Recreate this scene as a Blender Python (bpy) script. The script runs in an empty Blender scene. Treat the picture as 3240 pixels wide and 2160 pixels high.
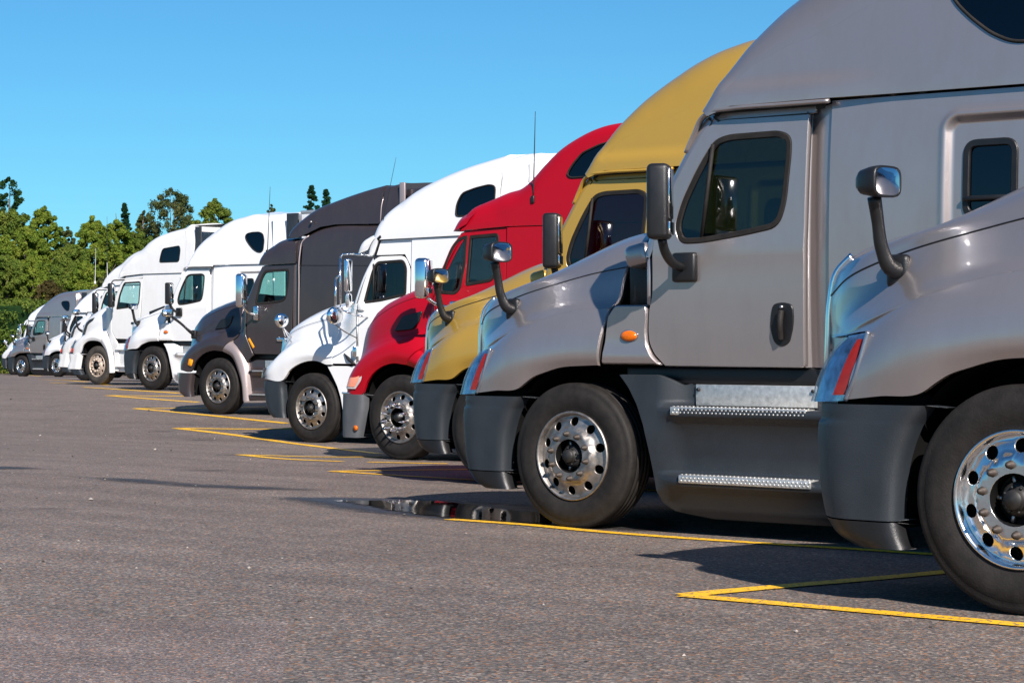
import bpy, bmesh, math, random
import numpy as np
from mathutils import Vector, Matrix, geometry
random.seed(7); RNG = np.random.default_rng(7)

# ------------------------------------------------------------------ camera, sky, sun, exposure
scn = bpy.context.scene
COL = scn.collection
cam_d = bpy.data.cameras.new('camera'); cam = bpy.data.objects.new('camera', cam_d); COL.objects.link(cam)
cam.location = (0, 0, 1.38)
cam.rotation_euler = (math.radians(90), 0, math.atan2(0.629, 0.777))
cam_d.sensor_width = 36; cam_d.lens = 76.53; cam_d.clip_start = 0.1; cam_d.clip_end = 4000
scn.camera = cam
SUN = Vector((0.70, -0.45, 0.60)).normalized()          # towards the sun
world = bpy.data.worlds.new('World'); scn.world = world; world.use_nodes = True
wn = world.node_tree.nodes; wl = world.node_tree.links
sky = wn.new('ShaderNodeTexSky'); sky.sky_type = 'NISHITA'; sky.sun_disc = False
sky.sun_elevation = math.asin(SUN.z); sky.sun_rotation = math.atan2(SUN.x, SUN.y)
sky.air_density = 1.0; sky.dust_density = 0.0; sky.ozone_density = 6.0; sky.altitude = 60
bg = wn['Background']; bg.inputs['Strength'].default_value = 0.056
tint = wn.new('ShaderNodeMix'); tint.data_type = 'RGBA'; tint.blend_type = 'MULTIPLY'; tint.inputs[0].default_value = 1.0; tint.inputs[7].default_value = (.48, .985, 1.16, 1)   # deep clear-day blue
wl.new(sky.outputs[0], tint.inputs[6]); wl.new(tint.outputs[2], bg.inputs[0])
sun_d = bpy.data.lights.new('sun', 'SUN'); sun_d.energy = 4.9; sun_d.angle = math.radians(0.53); sun_d.color = (1.0, 0.93, 0.865)
sun = bpy.data.objects.new('sun', sun_d); COL.objects.link(sun)
sun.rotation_euler = (-SUN).to_track_quat('-Z', 'Y').to_euler(); sun.location = (20, -20, 30)
scn.view_settings.view_transform = 'Standard'; scn.view_settings.look = 'None'
scn.view_settings.exposure = 0.70; scn.view_settings.gamma = 1.0; scn.view_settings.use_curve_mapping = False

# ------------------------------------------------------------------ materials
MAT = {}
def nmat(name):
    m = bpy.data.materials.new(name); m.use_nodes = True
    MAT[name] = m
    nt = m.node_tree
    return m, nt, nt.nodes['Principled BSDF']
def setp(b, **k):
    for a, v in k.items():
        b.inputs[a.replace('_', ' ')].default_value = v
def rgb(c): return (c[0], c[1], c[2], 1)
def texco(nt, kind='Object'):
    return nt.nodes.new('ShaderNodeTexCoord').outputs[kind]
def noise(nt, vec, scale, detail=4, rough=.55):
    n = nt.nodes.new('ShaderNodeTexNoise'); n.inputs['Scale'].default_value = scale
    n.inputs['Detail'].default_value = detail; n.inputs['Roughness'].default_value = rough
    nt.links.new(vec, n.inputs['Vector']); return n.outputs['Fac']
def ramp(nt, fac, stops):
    r = nt.nodes.new('ShaderNodeValToRGB'); e = r.color_ramp.elements
    while len(e) < len(stops): e.new(0.5)
    for i, (p, c) in enumerate(stops):
        e[i].position = p; e[i].color = rgb(c) if hasattr(c, '__len__') else (c, c, c, 1)
    nt.links.new(fac, r.inputs[0]); return r.outputs[0]
def mix(nt, fac, a, b, kind='RGBA', blend='MIX'):
    m = nt.nodes.new('ShaderNodeMix'); m.data_type = kind; m.blend_type = blend
    ia, ib = (6, 7) if kind == 'RGBA' else (2, 3)
    for inp, v in ((m.inputs[0], fac), (m.inputs[ia], a), (m.inputs[ib], b)):
        if hasattr(v, 'is_output'): nt.links.new(v, inp)
        elif hasattr(v, '__len__'): inp.default_value = rgb(v)
        else: inp.default_value = v
    return m.outputs[2 if kind == 'RGBA' else 0]
def bump(nt, b, h, strength, dist):
    n = nt.nodes.new('ShaderNodeBump'); n.inputs['Strength'].default_value = strength; n.inputs['Distance'].default_value = dist
    nt.links.new(h, n.inputs['Height']); nt.links.new(n.outputs[0], b.inputs['Normal'])
def mapping(nt, vec, scale):
    m = nt.nodes.new('ShaderNodeMapping'); m.inputs['Scale'].default_value = scale
    nt.links.new(vec, m.inputs['Vector']); return m.outputs[0]

def paint(name, c, metallic=0.0, rough=.32, coat=.9, dirt=.25, dirtc=(.22, .19, .16)):
    m, nt, b = nmat(name)
    co = texco(nt)
    n1 = noise(nt, co, 1.7, 6, .65); n2 = noise(nt, mapping(nt, co, (3, 3, .8)), 2.0, 5, .65)
    d = ramp(nt, n1, [(.42, 0), (.85, 1)]); d2 = ramp(nt, n2, [(.45, 0), (.8, 1)])
    dd = mix(nt, .5, d, d2); dm = nt.nodes.new('ShaderNodeMath'); dm.operation = 'MULTIPLY'; dm.inputs[1].default_value = dirt
    nt.links.new(dd, dm.inputs[0])
    nt.links.new(mix(nt, dm.outputs[0], c, dirtc), b.inputs['Base Color'])
    rr = nt.nodes.new('ShaderNodeMath'); rr.operation = 'MULTIPLY_ADD'; rr.inputs[1].default_value = .35; rr.inputs[2].default_value = rough
    nt.links.new(dm.outputs[0], rr.inputs[0]); nt.links.new(rr.outputs[0], b.inputs['Roughness'])
    cr_ = nt.nodes.new('ShaderNodeMath'); cr_.operation = 'MULTIPLY_ADD'; cr_.inputs[1].default_value = .5; cr_.inputs[2].default_value = .05
    nt.links.new(dm.outputs[0], cr_.inputs[0]); nt.links.new(cr_.outputs[0], b.inputs['Coat Roughness'])
    setp(b, Metallic=metallic, Coat_Weight=coat)
    if coat < .2: b.inputs['Specular IOR Level'].default_value = .25
    return m
def plain(name, c, rough=.5, metallic=0.0, var=.25, scale=6, bmp=0.0, bscale=60, spec=.5):
    m, nt, b = nmat(name); co = texco(nt)
    n1 = noise(nt, co, scale, 5, .6)
    nt.links.new(mix(nt, ramp(nt, n1, [(.3, 0), (.75, 1)]), tuple(v * (1 - var) for v in c), tuple(min(1, v * (1 + var)) for v in c)), b.inputs['Base Color'])
    r = nt.nodes.new('ShaderNodeMath'); r.operation = 'MULTIPLY_ADD'; r.inputs[1].default_value = .2; r.inputs[2].default_value = max(.02, rough - .1)
    nt.links.new(n1, r.inputs[0]); nt.links.new(r.outputs[0], b.inputs['Roughness'])
    setp(b, Metallic=metallic); b.inputs['Specular IOR Level'].default_value = spec
    if bmp: bump(nt, b, noise(nt, co, bscale, 3), bmp, .01)
    return m
def glass(name, tint, refl=.12, fk=.9):
    m = bpy.data.materials.new(name); m.use_nodes = True; MAT[name] = m; nt = m.node_tree
    nt.nodes.clear()
    out = nt.nodes.new('ShaderNodeOutputMaterial'); t = nt.nodes.new('ShaderNodeBsdfTransparent'); g = nt.nodes.new('ShaderNodeBsdfGlossy')
    t.inputs[0].default_value = rgb(tint); g.inputs['Roughness'].default_value = .02; g.inputs[0].default_value = (.9, .95, 1, 1)
    f = nt.nodes.new('ShaderNodeFresnel'); f.inputs[0].default_value = 1.5
    ma = nt.nodes.new('ShaderNodeMath'); ma.operation = 'MULTIPLY_ADD'; ma.inputs[1].default_value = fk; ma.inputs[2].default_value = refl * .06
    nt.links.new(f.outputs[0], ma.inputs[0])
    mx = nt.nodes.new('ShaderNodeMixShader'); nt.links.new(ma.outputs[0], mx.inputs[0])
    nt.links.new(t.outputs[0], mx.inputs[1]); nt.links.new(g.outputs[0], mx.inputs[2]); nt.links.new(mx.outputs[0], out.inputs[0])
    return m

paint('paint_grey', (.425, .378, .368), .72, .30, .7, .34)
paint('paint_gold', (.50, .298, .044), .3, .36, .7, .18, (.4, .28, .09))
paint('paint_red', (.37, .0008, .010), .0, .42, .16, .05, (.3, .02, .02))
paint('paint_brown', (.052, .040, .042), .35, .32, .5, .22, (.13, .105, .10))
paint('paint_sunlit_and_trim', (.36, .29, .28), .4, .38, .7, .3)  # pale trims, and the brown fender with its sun glint put into the colour
paint('paint_white', (.80, .80, .80), 0, .34, .6, .10, (.5, .47, .43))
paint('paint_white_dusty', (.76, .755, .745), 0, .4, .4, .3, (.45, .38, .31))
plain('plastic', (.022, .027, .033), .47, 0, .18, 3, .25, 180)
plain('plastic_black', (.0095, .0095, .0105), .40, 0, .2, 8, .15, 160)
plain('rubber', (.0165, .0142, .0128), .68, 0, .4, 9, .2, 90, .28)
plain('rubber_dusty', (.05, .043, .037), .8, 0, .4, 7, .2, 90, .3)
plain('void', (.006, .006, .006), .9, 0, .2, 3, 0, 10, .1)
plain('cabin', (.035, .034, .034), .75, 0, .2, 3)
plain('cabin_light', (.16, .15, .14), .75, 0, .2, 3)
plain('curtain', (.03, .03, .035), .9, 0, .3, 5)
plain('chrome', (.86, .87, .88), .10, 1, .03, 3)
plain('alloy', (.40, .365, .335), .50, 1, .38, 11)
plain('alloy_polished', (.84, .84, .84), .22, 1, .05, 14)
plain('alloy_dusty', (.50, .40, .32), .55, .45, .2, 16)
plain('bumper_grey', (.085, .09, .10), .5, 0, .15, 5); plain('steel', (.50, .49, .48), .42, 1, .25, 14)
plain('tread_plate', (.70, .69, .66), .50, .85, .2, 25, .3, 45)
plain('nut', (.055, .042, .034), .6, .3, .35, 40)
plain('hub_black', (.018, .017, .016), .55, .1, .4, 30)
plain('amber', (.66, .13, .003), .15, 0, .15, 60); plain('red_lens', (.66, .03, .006), .14, 0, .2, 30)
plain('lens_clear', (.52, .58, .66), .10, .9, .55, 16); plain('lens_edge', (.22, .24, .28), .12, .6, .2, 9)
plain('frost_lens', (.62, .55, .52), .25, .1, .1, 30); plain('pink_lens', (.85, .30, .18), .25, 0, .1, 30)
plain('yellow_marker', (.9, .34, .01), .3, 0, .1, 30)
plain('trailer_white', (.74, .74, .74), .45, 0, .08, 3); plain('trailer_silver', (.55, .56, .58), .4, .6, .1, 4)
glass('glass_clear', (.66, .88, .87)); glass('glass_lens', (.88, .92, .96), 0.0, .55); glass('glass', (.22, .36, .37)); glass('glass_dark', (.07, .09, .10), .25); glass('glass_green', (.42, .68, .64)); glass('glass_black', (.012, .014, .017), .3)

# ------------------------------------------------------------------ mesh helpers
def obj(name, V, F, mats, parent=None, fm=None, smooth=True, flat=(), N=None):
    me = bpy.data.meshes.new(name)
    me.from_pydata([tuple(map(float, v)) for v in V], [], [tuple(map(int, f)) for f in F])
    for m in mats: me.materials.append(MAT[m])
    n = len(me.polygons)
    if fm is not None: me.polygons.foreach_set('material_index', np.array(fm, dtype=np.int32))
    sm = np.ones(n, dtype=bool) if smooth else np.zeros(n, dtype=bool)
    if len(flat): sm[np.array(list(flat))] = False
    me.polygons.foreach_set('use_smooth', sm); me.update()
    if N: 
        NN = np.zeros((len(V), 3))
        for b, n in N: NN[b:b+len(n)] = n
        me.normals_split_custom_set_from_vertices([tuple(n) for n in NN])
    o = bpy.data.objects.new(name, me); COL.objects.link(o)
    if parent is not None: o.parent = parent
    return o
def empty(name, loc=(0, 0, 0), parent=None):
    o = bpy.data.objects.new(name, None); COL.objects.link(o); o.location = loc; o.empty_display_size = .3
    if parent is not None: o.parent = parent
    return o
class M:                                       # mesh accumulator
    def __init__(s): s.V = []; s.F = []; s.fm = []; s.flat = []; s.N = []
    def add(s, V, F, mi=0, smooth=True):
        b = len(s.V); s.V += [tuple(v) for v in V]
        for f in F:
            if not smooth: s.flat.append(len(s.F))
            s.F.append(tuple(i + b for i in f)); s.fm.append(mi)
        return s
    def grid(s, G, mi=0, close_u=False, close_v=False, smooth=True, flip=False):
        G = np.asarray(G); a, b = G.shape[:2]; F = []
        for i in range(a if close_u else a - 1):
            for j in range(b if close_v else b - 1):
                f = (i * b + j, ((i + 1) % a) * b + j, ((i + 1) % a) * b + (j + 1) % b, i * b + (j + 1) % b)
                F.append(f[::-1] if flip else f)
        return s.add(G.reshape(-1, 3), F, mi, smooth)
    def out(s, name, mats, parent=None): return obj(name, s.V, s.F, mats, parent, s.fm, True, s.flat, s.N)
def spl(P, n):                                  # smooth resample through points
    P = np.asarray(P, float)
    if len(P) == 2: return P[0] + (P[1] - P[0]) * np.linspace(0, 1, n)[:, None]
    t = np.r_[0, np.cumsum(np.linalg.norm(np.diff(P, axis=0), axis=1) + 1e-9)]
    return herm(t, P, np.linspace(0, t[-1], n))
def herm(t, P, q):
    m = np.empty_like(P); d = np.diff(P, axis=0) / np.diff(t).reshape((-1,) + (1,) * (P.ndim - 1))
    m[0] = d[0]; m[-1] = d[-1]
    for i in range(1, len(P) - 1):
        h0, h1 = t[i] - t[i - 1], t[i + 1] - t[i]
        m[i] = (d[i - 1] * h1 + d[i] * h0) / (h0 + h1)
    k = np.clip(np.searchsorted(t, q, side='right') - 1, 0, len(t) - 2)
    h = (t[k + 1] - t[k]); s = (q - t[k]) / h
    sh = (-1,) + (1,) * (P.ndim - 1); s = s.reshape(sh); h = h.reshape(sh)
    return (2*s**3-3*s**2+1)*P[k] + (s**3-2*s**2+s)*h*m[k] + (-2*s**3+3*s**2)*P[k+1] + (s**3-s**2)*h*m[k+1]
def loft(curves, nu, nv, creases=()):
    C = np.array([spl(c, nu) for c in curves])
    t = np.r_[0, np.cumsum(np.linalg.norm(np.diff(C, axis=0), axis=2).mean(1) + 1e-6)]
    parts = []; cuts = [0] + sorted(creases) + [len(C) - 1]
    for a, b in zip(cuts[:-1], cuts[1:]):
        q = np.concatenate([np.linspace(t[i], t[i+1], nv, endpoint=False) for i in range(a, b)] + [[t[b]]])
        sub = C[a:b+1]
        parts.append(herm(t[a:b+1], sub, q) if b - a > 1 else C[a] + (C[b]-C[a]) * ((q - t[a])/(t[b]-t[a]))[:, None, None])
    return parts
def mirror_y(G): G = np.array(G, float); G[..., 1] *= -1; return G
def rnd(poly, r, n=4):                          # round corners; a vertex may carry its own radius
    out = []; L = len(poly)
    for i in range(L):
        p = np.array(poly[i][:2]); ri = poly[i][2] if len(poly[i]) > 2 else r
        a = np.array(poly[i-1][:2]); b = np.array(poly[(i+1) % L][:2])
        if ri <= 0: out.append(tuple(p)); continue
        da, db = a - p, b - p; la, lb = np.linalg.norm(da), np.linalg.norm(db)
        c = min(ri, la * .49, lb * .49); A = p + da / la * c; B = p + db / lb * c
        for k in range(n + 1):
            s = k / n; out.append(tuple((1-s)**2*A + 2*s*(1-s)*p + s*s*B))
    return out
def dens(poly, d=.06):
    out = []; L = len(poly)
    for i in range(L):
        a = np.array(poly[i]); b = np.array(poly[(i+1) % L]); n = max(1, int(np.ceil(np.linalg.norm(b-a)/d)))
        for k in range(n): out.append(a + (b-a)*k/n)
    return np.array(out)
def area(P): x, y = P[:, 0], P[:, 1]; return .5*np.sum(x*np.roll(y, -1) - np.roll(x, -1)*y)
def offset(P, d):                               # + = inwards
    P = np.asarray(P, float); s = 1 if area(P) > 0 else -1
    e = np.roll(P, -1, 0) - P; e /= np.linalg.norm(e, axis=1)[:, None] + 1e-9
    nrm = np.c_[-e[:, 1], e[:, 0]] * s
    nn = nrm + np.roll(nrm, 1, 0); nn /= np.linalg.norm(nn, axis=1)[:, None] + 1e-9
    c = np.clip(np.sum(nn*nrm, 1), .45, 1)
    return P + nn * (d / c)[:, None]
def inside(P, q):
    q = np.asarray(q); r = np.zeros(len(q), bool); x, y = q[:, 0], q[:, 1]
    for i in range(len(P)):
        x0, y0 = P[i]; x1, y1 = P[(i+1) % len(P)]
        if y0 == y1: continue
        c = ((y0 > y) != (y1 > y)) & (x < (x1-x0)*(y-y0)/(y1-y0) + x0); r ^= c
    return r
def tri(loops, grid):
    TG = grid[2:] if hasattr(grid, '__len__') and len(grid) == 4 else None
    if TG: grid = grid[:2]
    pts = []; edges = []
    for P in loops:
        b = len(pts); pts += [tuple(p) for p in P]; edges += [(b+i, b+(i+1) % len(P)) for i in range(len(P))]
    O = np.asarray(loops[0]); x0, z0 = O.min(0); x1, z1 = O.max(0)
    gx, gz = grid if hasattr(grid, '__len__') else (grid, grid)
    X, Z = np.meshgrid(np.arange(x0 + gx*.5, x1, gx), np.arange(z0 + gz*.5, z1, gz))
    X[1::2] += gx*.5; q = np.c_[X.ravel(), Z.ravel()]
    if TG: X, Z = np.meshgrid(TG[0], TG[1]); q = np.c_[X.ravel(), Z.ravel()]; gx = gz = .008
    if len(q):
        k = inside(offset(O, min(gx, gz)*.35), q)
        for H in loops[1:]: k &= ~inside(offset(H, -min(gx, gz)*.35), q)
        pts += [tuple(p) for p in q[k]]
    res = geometry.delaunay_2d_cdt([Vector(p) for p in pts], edges, [], 0, 1e-6)
    V = np.array([tuple(v) for v in res[0]]); T = np.array(res[2])
    c = V[T].mean(1); k = inside(O, c)
    for H in loops[1:]: k &= ~inside(np.asarray(H), c)
    return V, T[k]
def panel(outline, holes=(), w=lambda x, z: 1.2 + 0*x, thick=.03, grid=.09, gap=.004, ch=.006, d=.06, rim_mi=0, in_mi=1, m=None, side=-1):
    """curved sheet seen from the side: outer skin at y = side*w(x,z), chamfered lips, inner skin"""
    m = m or M(); loops = []; 
    for i, P in enumerate([outline] + list(holes)):
        P = dens(P, d); s = 1 if i == 0 else -1
        P1 = offset(P, gap * s); P0 = offset(P1, ch * s); loops.append((P0, P1))
    V, T = tri([l[0] for l in loops], grid)
    Y = w(V[:, 0], V[:, 1])
    ar = np.cross(V[T[:, 1]] - V[T[:, 0]], V[T[:, 2]] - V[T[:, 0]])
    T = np.where((ar < 0)[:, None], T[:, ::-1], T)
    Tq = T if side < 0 else T[:, ::-1]
    e_ = .004; gxx = (w(V[:, 0]+e_, V[:, 1]) - w(V[:, 0]-e_, V[:, 1]))/(2*e_); gzz = (w(V[:, 0], V[:, 1]+e_) - w(V[:, 0], V[:, 1]-e_))/(2*e_)
    nn = np.c_[-gxx, np.full(len(V), side), -gzz]; nn /= np.linalg.norm(nn, axis=1)[:, None]; m.N.append((len(m.V), nn))
    m.add(np.c_[V[:, 0], side*Y, V[:, 1]], Tq, 0)
    if thick: m.add(np.c_[V[:, 0], side*(Y - thick), V[:, 1]], Tq[:, ::-1], in_mi)
    for i, (P0, P1) in enumerate(loops):
        w0 = w(P0[:, 0], P0[:, 1]); w1 = w(P1[:, 0], P1[:, 1])
        G = [np.c_[P0[:, 0], side*w0, P0[:, 1]], np.c_[P1[:, 0], side*(w1 - ch), P1[:, 1]], np.c_[P1[:, 0], side*(w1 - max(thick, .012)), P1[:, 1]], np.c_[P0[:, 0], side*(w0 - max(thick, .012)), P0[:, 1]]]
        fl = (area(P0) > 0) ^ (i > 0) ^ (side > 0)
        m.grid(G, rim_mi, close_v=True, smooth=False, flip=(area(P0) > 0) ^ (side > 0))
    return m
def shell(path, rad, w, inner, crown=.0, n=60, na=8, nc=8):
    """rounded skin swept along a silhouette path: side edge -> arc -> over the top -> other side.  returns grid and the inset (side) path"""
    P = spl(path, n); R = np.interp(np.linspace(0, 1, n), np.linspace(0, 1, len(rad)), rad)
    t = np.gradient(P, axis=0); t /= np.linalg.norm(t, axis=1)[:, None]
    nr = np.c_[-t[:, 1], t[:, 0]]
    sgn = np.sign(np.sum((np.array(inner) - P) * nr, 1)); sgn = np.where(np.sum(sgn) >= 0, 1, -1); nr = nr * sgn
    Q = P + nr * R[:, None]; W = w(Q[:, 0], Q[:, 1]); rows = []
    for k in range(na + 1):
        a = k / na * math.pi / 2
        xz = P + nr * (R * (1 - math.sin(a)))[:, None]; rows.append(np.c_[xz[:, 0], -(W - R*(1 - math.cos(a))), xz[:, 1]])
    for k in range(1, nc + 1):
        f = 1 - k / nc; c = crown * (1 - f*f)**2; xz = P - nr * c; rows.append(np.c_[xz[:, 0], -(W - R) * f, xz[:, 1]])
    L = np.array(rows); Rr = mirror_y(L)[::-1][1:]
    return np.concatenate([L, Rr]), Q
def tube(pts, r, seg=10, m=None, mi=0, n=None, flat=1.0):
    m = m or M(); P = spl(pts, n or max(2, len(pts) * 6 if len(pts) > 2 else 2)); k = len(P)
    R = np.interp(np.linspace(0, 1, k), np.linspace(0, 1, len(r)), r) if hasattr(r, '__len__') else np.full(k, r)
    T = np.gradient(P, axis=0); T /= np.linalg.norm(T, axis=1)[:, None] + 1e-9
    up = np.array([0, 0, 1.]) if abs(T[0][2]) < .9 else np.array([1., 0, 0]); rings = []
    for i in range(k):
        a = np.cross(T[i], up); a /= np.linalg.norm(a) + 1e-9; b = np.cross(a, T[i]); up = b
        th = np.linspace(0, 2*math.pi, seg, endpoint=False)
        rings.append(P[i] + R[i]*(np.cos(th)[:, None]*a + flat*np.sin(th)[:, None]*b))
    base = len(m.V); m.grid(rings, mi, close_v=True)
    m.F.append(tuple(base + i for i in range(seg))); m.fm.append(mi)
    m.F.append(tuple(base + (k-1)*seg + i for i in range(seg))[::-1]); m.fm.append(mi)
    return m
def rbox(size, r=.01, seg=2, mat=None, m=None, mi=0):
    m = m or M(); bm = bmesh.new(); bmesh.ops.create_cube(bm, size=1)
    for v in bm.verts: v.co = Vector((v.co.x*size[0], v.co.y*size[1], v.co.z*size[2]))
    if r: bmesh.ops.bevel(bm, geom=list(bm.edges), offset=r, segments=seg, profile=.5, affect='EDGES')
    bm.verts.ensure_lookup_table()
    V = [(mat @ v.co if mat else v.co) for v in bm.verts]; F = [[v.index for v in f.verts] for f in bm.faces]
    b = len(m.V); m.V += [tuple(v) for v in V]
    for f in F: m.F.append(tuple(i + b for i in f)); m.fm.append(mi)
    if not r: m.flat += range(len(m.F) - len(F), len(m.F))
    bm.free(); return m
def box(x0, x1, y0, y1, z0, z1, r=.01, m=None, mi=0):
    return rbox((x1-x0, y1-y0, z1-z0), r, 2, Matrix.Translation(((x0+x1)/2, (y0+y1)/2, (z0+z1)/2)), m, mi)
def lathe(prof, seg=48, m=None, mi=0):           # prof: (radius, y) about the y axis, y negative = outboard
    m = m or M(); th = np.linspace(0, 2*math.pi, seg, endpoint=False)
    G = [np.c_[r*np.cos(th), np.full(seg, y), r*np.sin(th)] for r, y in prof]
    return m.grid(G, mi, close_v=True)
def xf(m, mat):
    m.V = [tuple(mat @ Vector(v)) for v in m.V]; return m
def rot(ax, a): return Matrix.Rotation(math.radians(a), 4, ax)
def tr(*v): return Matrix.Translation(v)
def tag(o, label, cat, group=None):
    o['label'] = label; o['category'] = cat
    if group: o['group'] = group
    return o
def dup_right(o):                                # the same part on the far side of the truck
    c = o.copy(); COL.objects.link(c); c.parent = o.parent; c.scale = (1, -1, 1)
    c.location = (o.location.x, -o.location.y, o.location.z)
    for ch in o.children:
        k = ch.copy(); COL.objects.link(k); k.parent = c
    return c
def copy_tree(o, mm, parent=None, skip=()):
    c = o.copy(); COL.objects.link(c); c.parent = parent
    if c.type == 'MESH':
        for s in c.material_slots:
            k = s.material.name
            if k in mm: s.link = 'OBJECT'; s.material = MAT[mm[k]]
    for ch in o.children:
        if ch.name.split('.')[0] not in skip: copy_tree(ch, mm, c, skip)
    return c

# ------------------------------------------------------------------ ground
GP = [(-400, .22), (0, .2), (8.97, .16), (12.2, .06), (13.8, .055), (19.57, -.05), (22.9, -.11), (27.5, .05), (34.4, .24), (38.1, .23), (43.7, .18), (62.7, -.2), (66.3, -.32), (74.8, -.44), (120, -.6), (900, -.6)]
GPx = np.array([a for a, _ in GP]); GPz = np.array([b for _, b in GP])
_q = np.arange(-60, 200, .25); _z = np.interp(_q, GPx, GPz); _k = np.hanning(11); _z = np.convolve(np.pad(_z, 5, mode='edge'), _k/_k.sum(), 'valid')
def gz(y): return np.interp(y, _q, _z)
def asphalt(name, base, grain, seed, patch=False):
    m, nt, b = nmat(name); co = texco(nt)
    v = nt.nodes.new('ShaderNodeTexVoronoi'); v.inputs['Scale'].default_value = grain; v.inputs['Randomness'].default_value = 1
    mp = nt.nodes.new('ShaderNodeMapping'); mp.inputs['Location'].default_value = (seed, seed*.7, 0); nt.links.new(co, mp.inputs['Vector']); co = mp.outputs[0]
    nt.links.new(co, v.inputs['Vector'])
    sep = nt.nodes.new('ShaderNodeSeparateColor'); nt.links.new(v.outputs['Color'], sep.inputs[0])
    k = base
    c1 = ramp(nt, sep.outputs[0], [(0, tuple(x*.42 for x in k)), (.35, tuple(x*.78 for x in k)), (.62, tuple(x*1.05 for x in k)), (.86, tuple(x*1.5 for x in k)), (.96, (k[0]*2.0, k[1]*1.9, k[2]*1.75)), (1, (k[0]*3.0, k[1]*2.9, k[2]*2.7))])
    c2 = mix(nt, ramp(nt, sep.outputs[1], [(.86, 0), (.93, 1)]), c1, (k[0]*2.1, k[1]*1.25, k[2]*.75))
    c2 = mix(nt, ramp(nt, sep.outputs[2], [(.80, 0), (.9, .8)]), c2, (k[0]*.55, k[1]*.58, k[2]*.75))
    fine = noise(nt, co, grain*2.2, 2, .7)
    c3 = mix(nt, .55, c2, ramp(nt, fine, [(.3, .25), (.7, .95)]), blend='MULTIPLY')
    big = noise(nt, co, .22, 5, .62); mid = noise(nt, co, 1.6, 5, .65)
    streak = noise(nt, mapping(nt, co, (.14, 1.6, 1)), 1.0, 5, .6)
    f = mix(nt, .5, ramp(nt, big, [(.3, .70), (.7, 1.22)]), ramp(nt, streak, [(.30, .55), (.70, 1.36)]))
    f = mix(nt, .3, f, ramp(nt, mid, [(.3, .6), (.7, 1.4)]))
    c4 = mix(nt, 1.0, c3, f, blend='MULTIPLY')
    ov = nt.nodes.new('ShaderNodeTexVoronoi'); ov.inputs['Scale'].default_value = .55; nt.links.new(co, ov.inputs['Vector'])
    od = nt.nodes.new('ShaderNodeMath'); od.operation = 'MULTIPLY_ADD'; od.inputs[1].default_value = .35; nt.links.new(mid, od.inputs[0]); nt.links.new(ov.outputs['Distance'], od.inputs[2])
    c4 = mix(nt, ramp(nt, od.outputs[0], [(.20, .55), (.33, 0)]), c4, (.035, .03, .028))
    nt.links.new(c4, b.inputs['Base Color'])
    setp(b, Roughness=.82); b.inputs['Specular IOR Level'].default_value = .35
    h = mix(nt, .5, v.outputs['Distance'], fine)
    bump(nt, b, h, .55, .006)
    return m
asphalt('asphalt', (.180, .153, .136), 78, 0)
asphalt('asphalt_patch', (.192, .160, .148), 110, 13)
def sheet(name, xs, ys, mat, dz, kind='structure'):
    X, Y = np.meshgrid(xs, ys, indexing='ij'); G = np.stack([X, Y, gz(Y) + dz], -1)
    o = M().grid(G).out(name, [mat]); o['kind'] = kind; return o
def facing_up(o):
    bm = bmesh.new(); bm.from_mesh(o.data); bmesh.ops.recalc_face_normals(bm, faces=bm.faces)
    if sum(f.normal.z for f in bm.faces) < 0: bmesh.ops.reverse_faces(bm, faces=bm.faces)
    bm.to_mesh(o.data); bm.free(); return o
facing_up(sheet('ground', np.r_[-900, -300, np.arange(-160, 60, 10), 300, 900], np.r_[-600, -200, -60, np.arange(-40, 130, .5), 200, 400, 900], 'asphalt', 0))

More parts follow.
